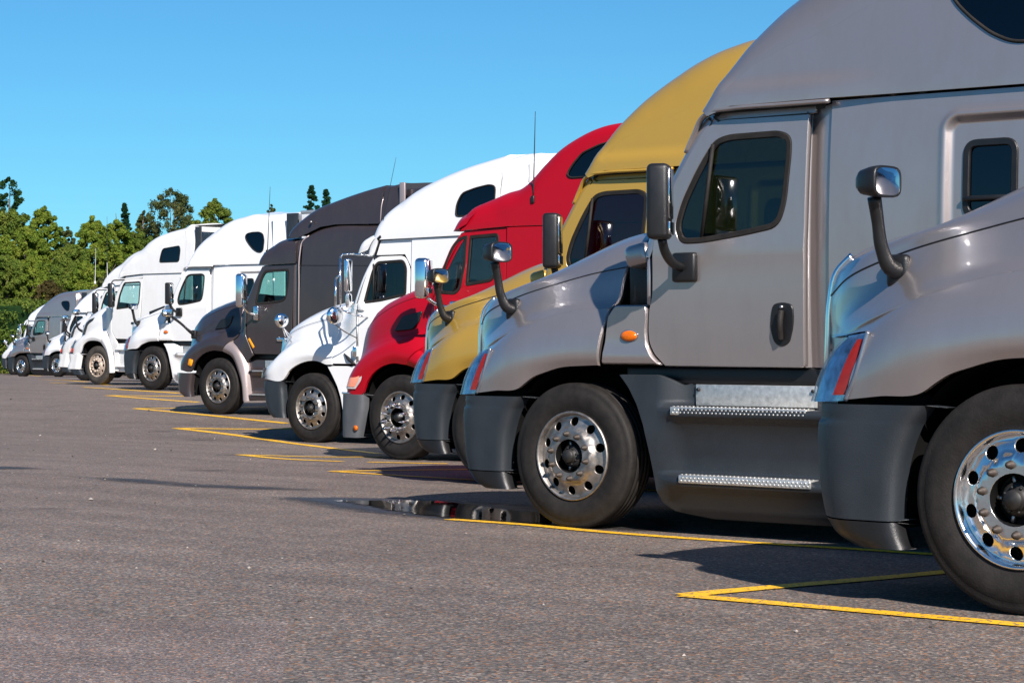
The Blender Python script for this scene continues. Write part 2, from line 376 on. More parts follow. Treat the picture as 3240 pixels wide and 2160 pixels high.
# ------------------------------------------------------------------ wheels
def circle(cx, cz, r, n): return [(cx + r*math.cos(2*math.pi*i/n), cz + r*math.sin(2*math.pi*i/n)) for i in range(n)]
def rim_w(x, z):
    r = np.hypot(x, z)
    return np.interp(r, [0, .118, .178, .188, .198, .210, .25, .272, .281, .290], [.034, .034, .034, .030, .010, -.006, -.018, -.030, -.034, -.03])
WHEEL = {}
def wheel_parts():
    t = M(); gr = []
    for y in (.075, .118, .161, .204): gr += [(.515, y), (.502, y+.003), (.502, y+.011), (.515, y+.014)]
    lathe([(.300, .03), (.314, .012), (.325, .004), (.345, .002), (.352, -.003), (.41, -.006), (.455, -.004), (.461, .002), (.485, .004), (.502, .010), (.511, .020), (.5145, .036), (.515, .058)] + gr +
          [(.513, .232), (.50, .265), (.46, .292), (.40, .298), (.33, .29), (.30, .27)], 72, t)
    WHEEL['tyre'] = t
    r = panel(circle(0, 0, .290, 60), [circle(0, 0, .118, 30)] + [circle(.243*math.cos(a), .243*math.sin(a), .032, 14) for a in np.arange(10)*2*math.pi/10 + .16], rim_w, .012, .028, 0, .002, .05, 0, 0)
    lathe([(.286, .032), (.295, .004), (.303, -.007), (.311, -.007), (.316, .002), (.316, .016)], 60, r, 0)
    lathe([(.117, -.03), (.115, .05), (.285, .08), (.285, .045)], 40, r, 1)
    WHEEL['rim'] = r
    h = lathe([(.114, .055), (.085, .05), (.078, .0), (.062, -.012), (.05, -.014), (.046, -.045), (.040, -.056), (.0, -.058)], 24)
    for k in range(8):
        a = k*math.pi/4 + .2; rbox((.012, .014, .012), .003, 1, tr(.058*math.cos(a), -.02, .058*math.sin(a)), h, 0)
    for k in range(5):
        a = k*2*math.pi/5 + .5; rbox((.04, .03, .018), .004, 1, tr(.09*math.cos(a), .03, .09*math.sin(a)) @ Matrix.Rotation(-a, 4, 'Y'), h, 1)
    WHEEL['hub'] = h
    WHEEL['lug_nut'] = lathe([(.021, 0), (.021, -.005), (.0165, -.007), (.0165, -.026), (.011, -.028), (.010, -.040), (.0, -.041)], 8)
    WHEEL['spike'] = lathe([(.030, 0), (.030, -.014), (.022, -.035), (.005, -.135), (0, -.138)], 12)
    WHEEL['hex'] = lathe([(.1, .04), (.07, .02), (.062, -.03), (.05, -.035), (.048, -.06), (.0, -.062)], 6)
def wheel_meshes():
    spec = {'tyre': ['rubber'], 'rim': ['alloy', 'void'], 'hub': ['hub_black', 'steel'], 'lug_nut': ['nut'], 'spike': ['chrome'], 'hex': ['plastic_black', 'steel']}
    for k, mats in spec.items():
        o = WHEEL[k].out('proto_' + k, mats); WHEEL[k] = o.data; bpy.data.objects.remove(o)
def link(name, me, parent, loc=(0, 0, 0), rz=0.0):
    o = bpy.data.objects.new(name, me); COL.objects.link(o); o.parent = parent; o.location = loc
    if rz: o.rotation_euler.z = rz
    return o
def wheel(root, x, side=-1, face=1.2, detail=True, spikes=False, spin=0.0):
    w = empty('wheel', (x, side*face, .515), root)
    if side > 0: w.rotation_euler.z = math.pi
    w.rotation_euler.y = spin
    link('tyre', WHEEL['tyre'], w); link('rim', WHEEL['rim'], w)
    if detail:
        link('hub', WHEEL['hex' if spikes else 'hub'], w)
        for k in range(10):
            a = k*2*math.pi/10 + .31
            link('lug_nut', WHEEL['spike' if spikes else 'lug_nut'], w, (.157*math.cos(a), -.033, .157*math.sin(a)))
    return w
wheel_parts(); wheel_meshes()

# ------------------------------------------------------------------ pieces shared by the trucks
def wcab(W=1.2, zc=1.75, k=.028):
    return lambda x, z: W - k*(np.asarray(z) - zc)**2
def window(root_part, outline, w, seal=.034, proud=.004, glassm='glass', seal_mat='rubber'):
    """rubber seal and pane as pieces of the door or cab side they sit in"""
    P = np.asarray(outline); inner = [tuple(p) for p in offset(dens(P, .05), seal)]
    s = panel([tuple(p) for p in offset(dens(P, .05), -.006)], [inner], lambda x, z: w(x, z) + proud, .03, .05, 0, .006, .05, 0, 0)
    so = s.out('window_seal', [seal_mat, seal_mat], root_part)
    g = panel([tuple(p) for p in offset(dens(P, .05), seal - .012)], [], lambda x, z: w(x, z) - .010, 0, .16, 0, 0.001, .07)
    go = g.out('window_pane', [glassm, glassm], root_part)
    return so, go
def add_door(root, outline, win, w, paintm='paint', glassm='glass', extra_win=None):
    holes = [win] + ([extra_win] if extra_win else [])
    d = panel(outline, holes, w, .045, .085).out('door', [paintm, 'cabin'], root)
    window(d, win, w, glassm=glassm)
    if extra_win: window(d, extra_win, w, glassm=glassm)
    return d
def bumper(root, levels, mats=('plastic', 'void'), name='bumper', nu=40):
    C = []
    for z, xr, xfr in levels:
        C.append([(xr + .015, 1.10, z), (xr, 1.195, z), ((xr+xfr)/2, 1.212, z), (xfr + .04, 1.195, z), (xfr - .08, 1.10, z), (xfr - .17, .95, z), (xfr - .27, .70, z), (xfr - .36, .35, z), (xfr - .40, 0, z)])
    m = M()
    for G in loft(C, nu, 4):
        L = G * np.array([1, -1, 1]); m.grid(L); m.grid(mirror_y(L), flip=True)
    # top and bottom lips turned inwards
    for G in (G for G in [np.array([spl(C[-1], nu), spl(C[-1], nu)*np.array([1, .93, 1]) + np.array([.08, 0, -.01])]), np.array([spl(C[0], nu), spl(C[0], nu)*np.array([1, .93, 1]) + np.array([.08, 0, .01])])]):
        L = G * np.array([1, -1, 1]); m.grid(L); m.grid(mirror_y(L))
    return m.out(name, mats, root)
def hood_obj(root, curves, nu=40, nv=5, creases=(), paintm='paint', name='hood', lip=.035):
    m = M()
    for G in loft(curves, nu, nv, creases):
        L = G * np.array([1, -1, 1]); m.grid(L, flip=True); m.grid(mirror_y(L))
    a = spl(curves[0], nu); b = a * np.array([1, 1, 1]); b[:, 1] -= lip
    L = np.array([a, b]) * np.array([1, -1, 1]); m.grid(L, smooth=False); m.grid(mirror_y(L), smooth=False)
    rear = np.concatenate([G[:, -1] for G in loft(curves, nu, nv, creases)]); r1 = rear * np.array([1, .988, 1]) + np.array([.010, 0, -.004]); r2 = rear * np.array([1, .95, 1]) + np.array([-.012, 0, -.03])
    L = np.array([rear, r1, r2]) * np.array([1, -1, 1]); m.grid(L, smooth=False); m.grid(mirror_y(L), smooth=False)
    return m.out(name, [paintm], root)
def wheel_well(root, arch, y0=1.10, y1=.66):
    A = spl([(x, 0, z) for x, z in arch], 40); m = M()
    rows = []
    for y in (y0, (y0+y1)/2, y1): B = A.copy(); B[:, 1] = -y; rows.append(B)
    m.grid(rows); B = A.copy(); B[:, 1] = -y1; C = B.copy(); C[:, 2] = .35; m.grid([B, C])
    o = m.out('wheel_well', ['void'], root); dup_right(o); return o
def chassis(root, x1=7.3, body_rear=4.0):
    m = M()
    for s in (-1, 1): box(-.85, x1, s*.43-.04, s*.43+.04, .72, .98, .005, m)
    for x in (-.6, 1.4, 3.2, 4.9, 6.2): box(x-.05, x+.05, -.43, .43, .76, .94, .005, m)
    box(-.06, .06, -.98, .98, .44, .56, .02, m); box(5.34, 5.46, -.9, .9, .44, .56, .02, m); box(6.64, 6.76, -.9, .9, .44, .56, .02, m)
    m.out('chassis', ['void'], root)
    e = box(-1.0, .55, -.62, .62, .55, 1.45, .06); e.out('engine', ['void'], root)
    rbox((1.1, 1.0, .12), .04, 2, tr(6.0, 0, 1.08)).out('fifth_wheel', ['hub_black'], root)
    for x in (5.4, 6.7):
        for s in (-1, 1): wheel(root, x, s, 1.22, False)
def cabin(root, dash_x, wheel_c, floor_z=1.2, back_x=2.6, top=2.75, seat_x=None, wide=1.08, wr=.24):
    box(dash_x + .1, back_x + 1.1, -wide, wide, floor_z - .05, floor_z, .0).out('cab_floor', ['cabin'], root)
    box(back_x, back_x + .03, -wide, wide, floor_z, top, .0).out('rear_wall', ['curtain'], root)
    d = box(dash_x - .05, dash_x + .38, -wide + .04, wide - .04, floor_z, 1.86, .06); rbox((.3, .6, .12), .05, 2, tr(dash_x + .28, -.5, 1.9), d)
    d.out('dashboard', ['cabin'], root)
    sx = seat_x or dash_x + 1.05
    for s in (-1, 1):
        m = rbox((.52, .52, .16), .06, 3, tr(sx, s*.58, floor_z + .52)); rbox((.3, .3, .45), .02, 2, tr(sx, s*.58, floor_z + .25), m)
        rbox((.16, .5, .68), .06, 3, tr(sx + .30, s*.58, floor_z + .92) @ rot('Y', 8), m); rbox((.11, .28, .2), .05, 3, tr(sx + .36, s*.58, floor_z + 1.36) @ rot('Y', 8), m)
        m.out('seat', ['cabin'], root)
    m = M(); c = np.array(wheel_c); tilt = math.radians(38); ring = []
    for k in range(25):
        a = 2*math.pi*k/24; ring.append(c + np.array([wr*math.cos(a)*math.cos(tilt), wr*math.sin(a), wr*math.cos(a)*math.sin(tilt)]))
    tube(ring, .017, 8, m, n=49)
    for a in (0.6, 2.5, 4.7):
        tube([c + np.array([-.05, 0, -.05]), c + np.array([wr*math.cos(a)*math.cos(tilt), wr*math.sin(a), wr*math.cos(a)*math.sin(tilt)])], .014, 6, m)
    tube([c + np.array([-.04, 0, -.04]), c + np.array([-.35, 0, -.35])], .04, 8, m)
    m.out('steering_wheel', ['plastic_black'], root)
def channel(root, x0, x1, z0, z1a, z1b, w, depth, P, name='cab_channel', ramp_=False):
    q = np.linspace(0, 1, 17); zz = np.linspace(0, 1, 12); G = []
    for u in q:
        x = x0 + (x1-x0)*u; top = z1a + (z1b-z1a)*u; z = z0 + (top-z0)*zz
        G.append(np.c_[np.full(12, x), -(w(np.full(12, x), z) - (depth*(1 - u)**1.4 + .012 if ramp_ else depth*math.sin(math.pi*u)**.7)), z])
    if ramp_: g0 = G[0].copy(); g0[:, 1] = -(w(g0[:, 0], g0[:, 2]) - .02); G.insert(0, g0)
    return M().grid(G).out(name, [P], root)
def windshield(root, path, rad, w, inner, glassm='glass', crown=.16):
    G, Q = shell(path, rad, w, inner, crown, 16)
    na = 8; m = M().grid(G[na-1:-(na-1)])
    return m.out('windshield', [glassm], root)
def pillar(root, path, rad, w, inner, paintm='paint'):
    G, Q = shell(path, rad, w, inner, .16, 16); na = 8
    m = M().grid(G[:na+1]); G2 = G[:na+1].copy(); G2[:, :, 0] += .05
    m.grid(G2)
    o = m.out('windshield_pillar', [paintm], root); dup_right(o); return Q
def roof_obj(root, path, rad, w, inner, low, holes=(), paintm='paint', name='roof', crown=.06, grid=.09, rear=None):
    """roof skin: rounded top swept along the silhouette plus its two curved sides down to the lower edge 'low'"""
    G, Q = shell(path, rad, w, inner, crown, 64)
    m = M().grid(G)
    out = [tuple(q) for q in Q] + list(low)
    for s in (-1, 1):
        panel(out, holes, w, .03, grid, 0, 0.0005, .07, 0, 1, m, s)
    ring = [tuple(v) for v in G[:, -1]]; xe = ring[0][0]; zl = low[0][1]; we = float(w(xe, zl))
    m.add(ring + [(xe, we, zl), (xe, -we, zl)], [tuple(range(len(ring) + 2))], 0, False)
    o = m.out(name, [paintm, 'cabin'], root); return o, Q
def true_front(path, r, w, K=.81):                      # outline seen from the rear quarter -> crown line of a corner rounded by r
    P = np.asarray(path, float); t = np.gradient(P, axis=0); t /= np.linalg.norm(t, axis=1)[:, None]
    nout = np.c_[-t[:, 1], t[:, 0]]; nx = np.abs(nout[:, 0])
    R = np.interp(np.linspace(0, 1, len(P)), np.linspace(0, 1, len(r)), r); th = np.arctan(K*nx)
    D = R*(1 - np.cos(th)) + K*nx*(R*(1 - np.sin(th)) + np.clip(1.2 - w(P[:, 0], P[:, 1]), 0, .15))
    return P + nout * D[:, None]
def roof_seal(ro, loop, w):
    P = dens(loop, .05)
    for s in (-1, 1):
        L = [(p[0], s*(float(w(p[0], p[1])) + .002), p[1]) for p in P]; tube(L + L[:1], .012, 6, n=len(L) + 1).out('window_seal', ['rubber'], ro)
def arm_mirror(root, c, size, yaw, arm, bracket, mats=('plastic_black', 'chrome'), r=.035, split=.78, name='door_mirror', armr=.022):
    T = tr(*c) @ rot('Z', yaw)
    m = rbox(size, r, 3, T)
    o = m.out(name, [mats[0]], root)
    sx, sy, sz = size; g = M()
    zt, zb = sz*.5 - .03, -sz*.5 + .03; zs = zb + (zt - zb)*(1 - split)
    rbox((.012, sy - .035, zt - zs - .01), .004, 1, T @ tr(sx/2 + .001, 0, (zt + zs)/2 + .005), g)
    rbox((.016, sy - .035, zs - zb - .01), .006, 2, T @ tr(sx/2 + .003, 0, (zs + zb)/2 - .005), g)
    g.out('mirror_glass', ['chrome'], o)
    a = tube(arm, armr, 10, n=16); a.out('mirror_arm', [mats[0]], o)
    if bracket: rbox((bracket[3], bracket[4], bracket[5]), .02, 2, tr(*bracket[:3])).out('mirror_bracket', [mats[0]], o)
    return o
def hood_mirror(root, base, head, arm, size=(.09, .20, .145), yaw=-25, mats=('plastic_black', 'chrome'), basesz=(.12, .06, .16), ar=(.035, .022, .024, .028)):
    T = tr(*head) @ rot('Z', yaw)
    m = M(); sx, sy, sz = size
    # housing: bowl behind the glass
    prof = [(.0, -.9), (.45, -.86), (.8, -.5), (.97, .1), (1.0, .45), (.97, .55), (.86, .55), (.85, .50)]
    th = np.linspace(0, 2*math.pi, 28, endpoint=False)
    def sq(rr, x): 
        c, s = np.cos(th), np.sin(th); q = (np.abs(c)**4 + np.abs(s)**4)**(-.25)
        return np.c_[np.full(28, x*sx), rr*sy/2*c*q, rr*sz/2*s*q]
    m.grid([sq(a, b) for a, b in prof], close_v=True); xf(m, T)
    o = m.out('hood_mirror', [mats[0]], root)
    g = M().grid([sq(a, .50 + .14*(1 - a*a)) for a in (.001, .15, .3, .45, .6, .72, .80, .86)], close_v=True); xf(g, T)
    g.out('mirror_glass', [mats[1]], o)
    tube(arm, ar, 10, n=20).out('mirror_arm', [mats[0]], o)
    if basesz: rbox(basesz, .025, 3, tr(*base)).out('mirror_base', [mats[0]], o)
    return o
def bulge(o): return o
def lamp(root, c, size, name='marker_light', mat='amber', r=.012):
    return rbox(size, r, 3, tr(*c)).out(name, [mat], root)
def antenna(root, base, top, r=.006, name='antenna', mat='plastic_black', coil=False):
    b, t = np.array(base), np.array(top); m = tube([b, t], [r*1.5, r*.6], 6, n=12)
    rbox((.05, .05, .09), .012, 2, tr(*base), m)
    if coil: tube([b + (t-b)*.18, b + (t-b)*.24], r*3, 8, m)
    return m.out(name, [mat], root)
ss = lambda a, b, x: (lambda t: t*t*(3 - 2*t))(np.clip((np.asarray(x) - a)/(b - a), 0, 1))

# ------------------------------------------------------------------ aero sleeper truck with the teardrop roof window
def aero_truck(P='paint_grey', glassm='glass_dark', skirtm='plastic', bumpm='plastic', newer=False):
    root = empty('semi_truck'); w = wcab(1.2, 1.85, .045)
    # hood with front fenders
    c = [[(-.90, 1.165, .945), (-.70, 1.2, .965), (-.46, 1.215, .99), (-.40, 1.215, 1.03), (-.33, 1.215, 1.07), (-.235, 1.215, 1.10), (-.096, 1.215, 1.136), (.10, 1.215, 1.15), (.24, 1.215, 1.155)],
         [(-.87, 1.17, 1.05), (-.6, 1.225, 1.11), (-.3, 1.24, 1.175), (0, 1.242, 1.21), (.247, 1.24, 1.215)],
         [(-.83, 1.15, 1.17), (-.6, 1.2, 1.28), (-.3, 1.215, 1.345), (0, 1.222, 1.375), (.265, 1.222, 1.375)],
         [(-.80, 1.118, 1.262), (-.68, 1.125, 1.345), (-.5, 1.145, 1.415), (-.27, 1.155, 1.472), (-.07, 1.155, 1.515), (.12, 1.16, 1.53), (.285, 1.16, 1.53)],
         [(-1.12, .84, 1.245), (-.98, .955, 1.275), (-.82, 1.05, 1.335), (-.68, 1.09, 1.39), (-.5, 1.115, 1.445), (-.27, 1.135, 1.50), (0, 1.145, 1.535), (.29, 1.15, 1.55)],
         [(-1.28, .655, 1.25), (-1.1, .83, 1.34), (-.84, .955, 1.43), (-.6, 1.025, 1.50), (-.3, 1.065, 1.56), (0, 1.09, 1.60), (.33, 1.10, 1.61)],
         [(-1.283, .65, 1.45), (-1.05, .84, 1.545), (-.763, .905, 1.635), (-.29, .975, 1.737), (.09, 1.02, 1.805), (.355, 1.03, 1.84)],
         [(-1.27, .635, 1.54), (-1.05, .80, 1.615), (-.82, .88, 1.685), (-.29, .94, 1.80), (.09, .97, 1.88), (.375, .98, 1.93)],
         [(-1.25, .60, 1.60), (-1.08, .70, 1.655), (-.9, .76, 1.70), (-.68, .79, 1.755), (-.27, .84, 1.875), (.13, .87, 1.985), (.42, .88, 2.035)],
         [(-1.36, 0, 1.60), (-1.15, 0, 1.69), (-.9, 0, 1.77), (-.5, 0, 1.89), (.1, 0, 2.04), (.42, 0, 2.11)]]
    hood = hood_obj(root, c, 44, 5, (), P)
    # fine seam of the hood side
    sm = tube([(x, -y - .001, z) for x, y, z in c[6]], .0045, 5, n=40); sm.out('hood_seam', ['plastic_black'], hood)
    # front: grille, nose panels
    m = M()
    s = -1
    m.grid(np.array([[(-.86, s*1.06, 1.245), (-1.06, s*.87, 1.24), (-1.2, s*.745, 1.25), (-1.285, s*.65, 1.255)], [(-1.0, s*.98, .95), (-1.19, s*.82, .95), (-1.26, s*.70, 1.0), (-1.295, s*.63, 1.0)], [(-1.05, s*.9, .8), (-1.2, s*.76, .8), (-1.27, s*.68, .8), (-1.30, s*.62, .8)]]))
    dup_right(m.out('nose_panel', [P], root))
    g = M()
    for k in range(9): box(-1.34, -1.29, -.56, .56, .82 + k*.083, .85 + k*.083, .008, g)
    box(-1.28, -1.26, -.6, .6, .75, 1.58, 0, g, 1); g.out('grille', ['plastic_black', 'void'], root)
    for s in (-1, 1): tube([(-1.31, s*.645, .85), (-1.30, s*.65, 1.24), (-1.292, s*.645, 1.42), (-1.262, s*.63, 1.57), (-1.19, s*.60, 1.655)], .015, 8).out('grille_surround', ['chrome'], root)
    # headlight wrapped round the corner
    rear = [(-.80, 1.125, 1.262), (-.815, 1.14, 1.2), (-.85, 1.158, 1.06), (-.905, 1.158, .94)]
    mid0 = [(-.835, 1.123, 1.258), (-.88, 1.132, 1.19), (-.945, 1.142, 1.06), (-.995, 1.145, .935)]
    mid = [(-.915, 1.075, 1.25), (-1.0, 1.072, 1.175), (-1.075, 1.072, 1.055), (-1.12, 1.072, .93)]
    inn = [(-1.05, .87, 1.25), (-1.12, .85, 1.16), (-1.17, .83, 1.05), (-1.2, .83, .94)]
    ny = np.array([1, -1, 1])
    m = M()
    G = loft([rear, mid0, mid, inn], 14, 5)[0]
    m.grid(G * ny); h1 = m.out('headlight', ['lens_clear'], root)
    e = tube([np.array(p)*ny for p in [(-.79, 1.14, 1.27), (-.805, 1.155, 1.2), (-.84, 1.172, 1.06), (-.895, 1.172, .94)]], .012, 6); e.out('lens_edge', ['lens_edge'], h1)
    q0 = np.array(rear); q1 = np.array(mid0); out_ = np.array([-.004, .012, 0])
    rd = M().grid(loft([q0*.80 + q1*.20 + out_*.5, q0*.45 + q1*.55 + out_*.6, q0*.1 + q1*.90 + out_*.5], 12, 3)[0][:, 1:-1] * ny)
    rd.out('side_reflector', ['red_lens'], h1)
    M().grid(loft([q1*.75 + np.array(mid)*.25 + out_*.3, q1*.55 + np.array(mid)*.45 + out_*.3], 10, 2)[0][:, 2:-2] * ny).out('light_tube', ['frost_lens'], h1)
    M().grid(G * ny + np.array([-.012, -.010, 0])).out('lens_cover', ['glass_lens'], h1)
    dup_right(h1)
    # bumper
    bumper(root, [(.385, -.625, -.955), (.48, -.622, -.978), (.65, -.602, -.996), (.80, -.55, -1.0), (.838, -.53, -.992), (.845, -.525, -.985), (.89, -.49, -.982), (.925, -.465, -.978)], (bumpm, 'void'))
    bumper(root, [(.255, -.578, -.80), (.30, -.60, -.89), (.378, -.624, -.953)], ('plastic_black', 'void'), 'air_dam')
    t = box(-1.0, -.5, -1.07, 1.07, .915, .975, .01); t.out('bumper_gap', ['void'], root)
    wheel_well(root, [(-.60, .35), (-.60, .62), (-.52, .9), (-.40, 1.03), (-.2, 1.12), (.1, 1.17), (.33, 1.14), (.5, 1.0), (.62, .75), (.68, .35)])
    # cowl side between hood and door, with the recessed intake
    cs = panel(rnd([(.255, 1.157), (.283, 1.33), (.305, 1.49), (.375, 1.575), (.64, 1.575, 0), (.655, 1.53), (.644, 1.39), (.653, 1.298), (.699, 1.223), (.775, 1.157, 0)], .03), [], lambda x, z: 1.205 + .016*np.exp(-((z-1.22)/.06)**2) - .012*(1.6-z), .05, .05, .004, .011)
    cs = cs.out('cowl_side', [P, 'void'], root); dup_right(cs)
    def oval_obj(rx, rz, d, y, nm, mt, par):
        m_ = lathe([(1, .01), (1, 0), (.95, -.4*d), (.78, -.75*d), (.5, -.95*d), (0.001, -d)], 28); m_.V = [(.503 + a*rx, y + b, 1.358 + c_*rz) for a, b, c_ in m_.V]; return m_.out(nm, [mt], par)
    lm = oval_obj(.068, .037, .022, -1.206, 'marker_light', 'amber', root); oval_obj(.078, .046, .006, -1.203, 'lamp_bezel', 'lens_edge', lm); dup_right(lm)
    ck = box(.40, .64, -1.06, 1.06, 1.55, 1.9, .01); ck.out('cowl_intake', ['plastic_black'], root)
    cp = M()
    for s in (-1, 1): rbox((.20, .30, .16), .05, 3, tr(.535, s*1.04, 1.915) @ rot('Y', -12), cp)
    box(.40, .70, -.9, .9, 1.85, 1.97, .03, cp); cp.out('cowl_cap', [P], root)
    for s in (-1,): rbox((.035, .10, .33), .012, 2, tr(.648, s*1.13, 1.73)).out('cowl_edge', [P], root)
    # door
    win = rnd([(.885, 2.09, .12), (.93, 2.25, .1), (1.06, 2.49, .1), (1.185, 2.665, .09), (1.30, 2.693, .05), (1.69, 2.696, .1), (1.78, 2.66, .05), (1.785, 2.55, .1), (1.755, 2.22, .15), (1.70, 2.07, .13), (1.45, 2.028, .1), (1.1, 1.985, .1), (.93, 1.985, .12)], .1, 5)
    dout = rnd([(.715, 2.08, .05), (.69, 1.95, .08), (.686, 1.63, .05), (.657, 1.545, .05), (.646, 1.39, .05), (.655, 1.298, .05), (.70, 1.223, .03), (.783, 1.147, .01), (1.893, 1.145, .03), (1.906, 1.837, 0), (1.918, 2.805, .01), (1.23, 2.81, .05), (1.10, 2.765, .06), (.975, 2.58, .1), (.82, 2.33, .1)], .05, 4)
    wd = lambda x, z: w(x, z) - .016*np.exp(-((z - 1.98 - .06*(x-1.2))/.05)**2)*0 + .006*np.exp(-((z-1.93)/.09)**2)
    d = add_door(root, dout, win, wd, P, glassm)
    dv = tube([(1.185, -1.19, 2.64), (1.095, -1.19, 2.02)], .014, 6); dv.out('window_divider', ['rubber'], d)
    hb = panel(rnd([(1.645, 1.50), (1.66, 1.565), (1.74, 1.578), (1.815, 1.56), (1.822, 1.48), (1.812, 1.40), (1.785, 1.31), (1.725, 1.28), (1.665, 1.31), (1.636, 1.41)], .03), [], lambda x, z: wd(x, z) + .008, .02, .05, 0, .006, .03, 0, 0)
    h = hb.out('door_handle', ['plastic_black', 'plastic_black'], d)
    pt = tube([(1.735, -1.215, 1.52), (1.738, -1.235, 1.45), (1.73, -1.215, 1.33)], .021, 8); pt.out('handle_pull', ['rubber'], h)
    tube([(1.735, -1.205, 1.545), (1.735, -1.218, 1.545)], .012, 8).out('lock', ['steel'], h)
    dup_right(d)
    pp = [(.58, 1.93), (.66, 2.11), (.76, 2.35), (.87, 2.535), (.97, 2.70), (1.07, 2.85)]
    Qp = pillar(root, pp, [.10], w, (1.6, 2.2), P); windshield(root, pp, [.10], w, (1.6, 2.2))
    fr = [(.72, 2.0), (.735, 2.06), (.87, 2.34), (1.03, 2.60), (1.15, 2.78), (1.25, 2.81)]
    # back channel, sleeper side with recessed panel
    ch = channel(root, 1.885, 2.10, 1.15, 2.82, 2.862, w, .085, P, ramp_=True); dup_right(ch)
    def sd(x, z):
        q = np.maximum(np.abs(x - 3.62) - (.72 - .1), np.abs(z - 2.02) - (.70 - .1)); dx = np.maximum(np.abs(x-3.62)-.62, 0); dz = np.maximum(np.abs(z-2.02)-.60, 0)
        return np.where((dx > 0) & (dz > 0), np.hypot(dx, dz), q) - .1
    XS = np.r_[np.arange(2.15, 2.82, .12), np.arange(2.84, 3.0, .012), np.arange(3.03, 4.0, .09)]; ZS = np.r_[np.arange(1.2, 1.28, .08), np.arange(1.28, 1.42, .02), np.arange(1.46, 2.58, .09), np.arange(2.59, 2.76, .012), 2.80, 2.84]
    def wsl(x, z): s = sd(x, z); return w(x, z) + .012*np.exp(-((s-.01)/.022)**2) - .03*ss(.0, -.055, s)
    sw = rnd([(3.022, 2.08), (3.022, 2.56), (3.38, 2.56), (3.38, 2.08)], .09, 6)
    sl = panel([(2.078, 1.15), (4.02, 1.15), (4.02, 2.868), (2.078, 2.878)], [sw], wsl, .03, (.03, .03, XS, ZS), .002, .004).out('sleeper_side', [P, 'cabin'], root)
    window(sl, sw, wsl, .04, .012, 'glass_black', 'plastic_black'); rbox((.34, .03, .03), .006, 1, tr(3.2, -1.19, 2.2)).out('window_bar', ['plastic_black'], sl); dup_right(sl)
    box(4.0, 4.03, -1.17, 1.17, 1.15, 3.95, 0).out('sleeper_back', [P], root)
    # roof with the side window
    if newer: ap = [(1.17, 2.862), (1.26, 2.90), (1.36, 2.97), (1.50, 3.11), (1.70, 3.305), (1.91, 3.472), (2.158, 3.636), (2.447, 3.783), (2.733, 3.873), (3.057, 3.955), (3.379, 3.995), (4.03, 4.0)]
    else: ap = [(1.10, 2.862), (1.15, 2.91), (1.23, 2.998), (1.335, 3.085), (1.445, 3.20), (1.57, 3.325), (1.70, 3.455), (1.85, 3.575), (2.05, 3.71), (2.3, 3.84), (2.6, 3.945), (2.95, 4.01), (3.4, 4.05), (4.03, 4.06)]
    rad = [.09, .14, .28, .40, .46, .46, .45, .42, .38, .34, .30, .28]
    def wr(x, z): return 1.19 - .15*np.clip((z-2.9)/1.1, 0, 1)**1.25 + .028*ss(3.06, 2.97, z)*ss(2.6, 1.9, x)
    pth = true_front(ap, rad, wr, .99 if newer else .5)
    o = .16 if newer else 0
    rw = rnd([(2.90 + o, 3.515), (2.956 + o, 3.42), (3.063 + o, 3.318), (3.204 + o, 3.21), (3.344 + o, 3.145), (3.46 + o, 3.135), (3.52 + o, 3.18), (3.53 + o, 3.40), (3.47 + o, 3.55), (3.34 + o, 3.60), (3.1 + o, 3.60), (2.95 + o, 3.575)], .06, 4)
    ro, Q = roof_obj(root, pth, rad, wr, (2.8, 3.0), [(4.03, 2.876), (2.1, 2.886), (1.34, 2.884)], [rw], P, 'roof', .08, .075)
    roof_seal(ro, rw, wr)
    for s in (-1, 1):
        g = panel(rw, [], lambda x, z: wr(x, z) - .006, 0, .1, .0, .001, .05, 0, 0, None, s).out('roof_window', ['glass_black', 'glass_black'], ro)
    for s in (-1, 1): tube([(.935, s*1.135, 2.60), (1.01, s*1.145, 2.725), (1.085, s*1.165, 2.825), (1.18, s*1.19, 2.858), (1.34, s*1.205, 2.868), (1.7, s*1.212, 2.868), (2.095, s*1.215, 2.866)], .028, 8, flat=.55).out('drip_rail', [P], ro)
    box(1.15, 2.02, -1.12, 1.12, 2.83, 2.87, .0).out('roof_frame', ['cabin'], root)
    hd = panel([(.98, 2.62), (1.12, 2.785), (1.25, 2.80), (1.95, 2.80), (1.95, 2.885), (1.32, 2.885), (1.10, 2.86), (1.0, 2.72)], [], lambda x, z: w(x, z) - .035 - .03*ss(1.2, 1.0, x), .02, .08).out('door_header', [P, 'cabin'], root); dup_right(hd)
    # side extenders behind the sleeper
    ex = panel(rnd([(4.04, 1.2), (4.40, 1.2), (4.40, 3.9), (4.30, 3.98), (4.04, 4.0)], .05), [], lambda x, z: wr(x, z) + .01 - .1*ss(3.6, 4.05, z), .03, .15).out('side_extender', [P, 'plastic_black'], root)
    box(4.41, 4.78, -1.16, -1.13, 1.25, 3.98, .01).out('extender_edge', ['plastic'], ex); dup_right(ex)
    # lower fairing with two steps
    def wk(x, z):
        led = ss(.72, .98, x)
        prof = np.interp(z, [.10, .16, .24, .335, .345, .41, .418, .55, .70, .79, .815, .868, .874, 1.1], [1.06, 1.13, 1.17, 1.235, 1.245, 1.245, 1.15, 1.155, 1.18, 1.225, 1.25, 1.25, 1.10, 1.09])
        flush = np.interp(z, [.1, .3, .7, 1.1], [1.1, 1.18, 1.205, 1.19])
        return flush*(1-led) + prof*led
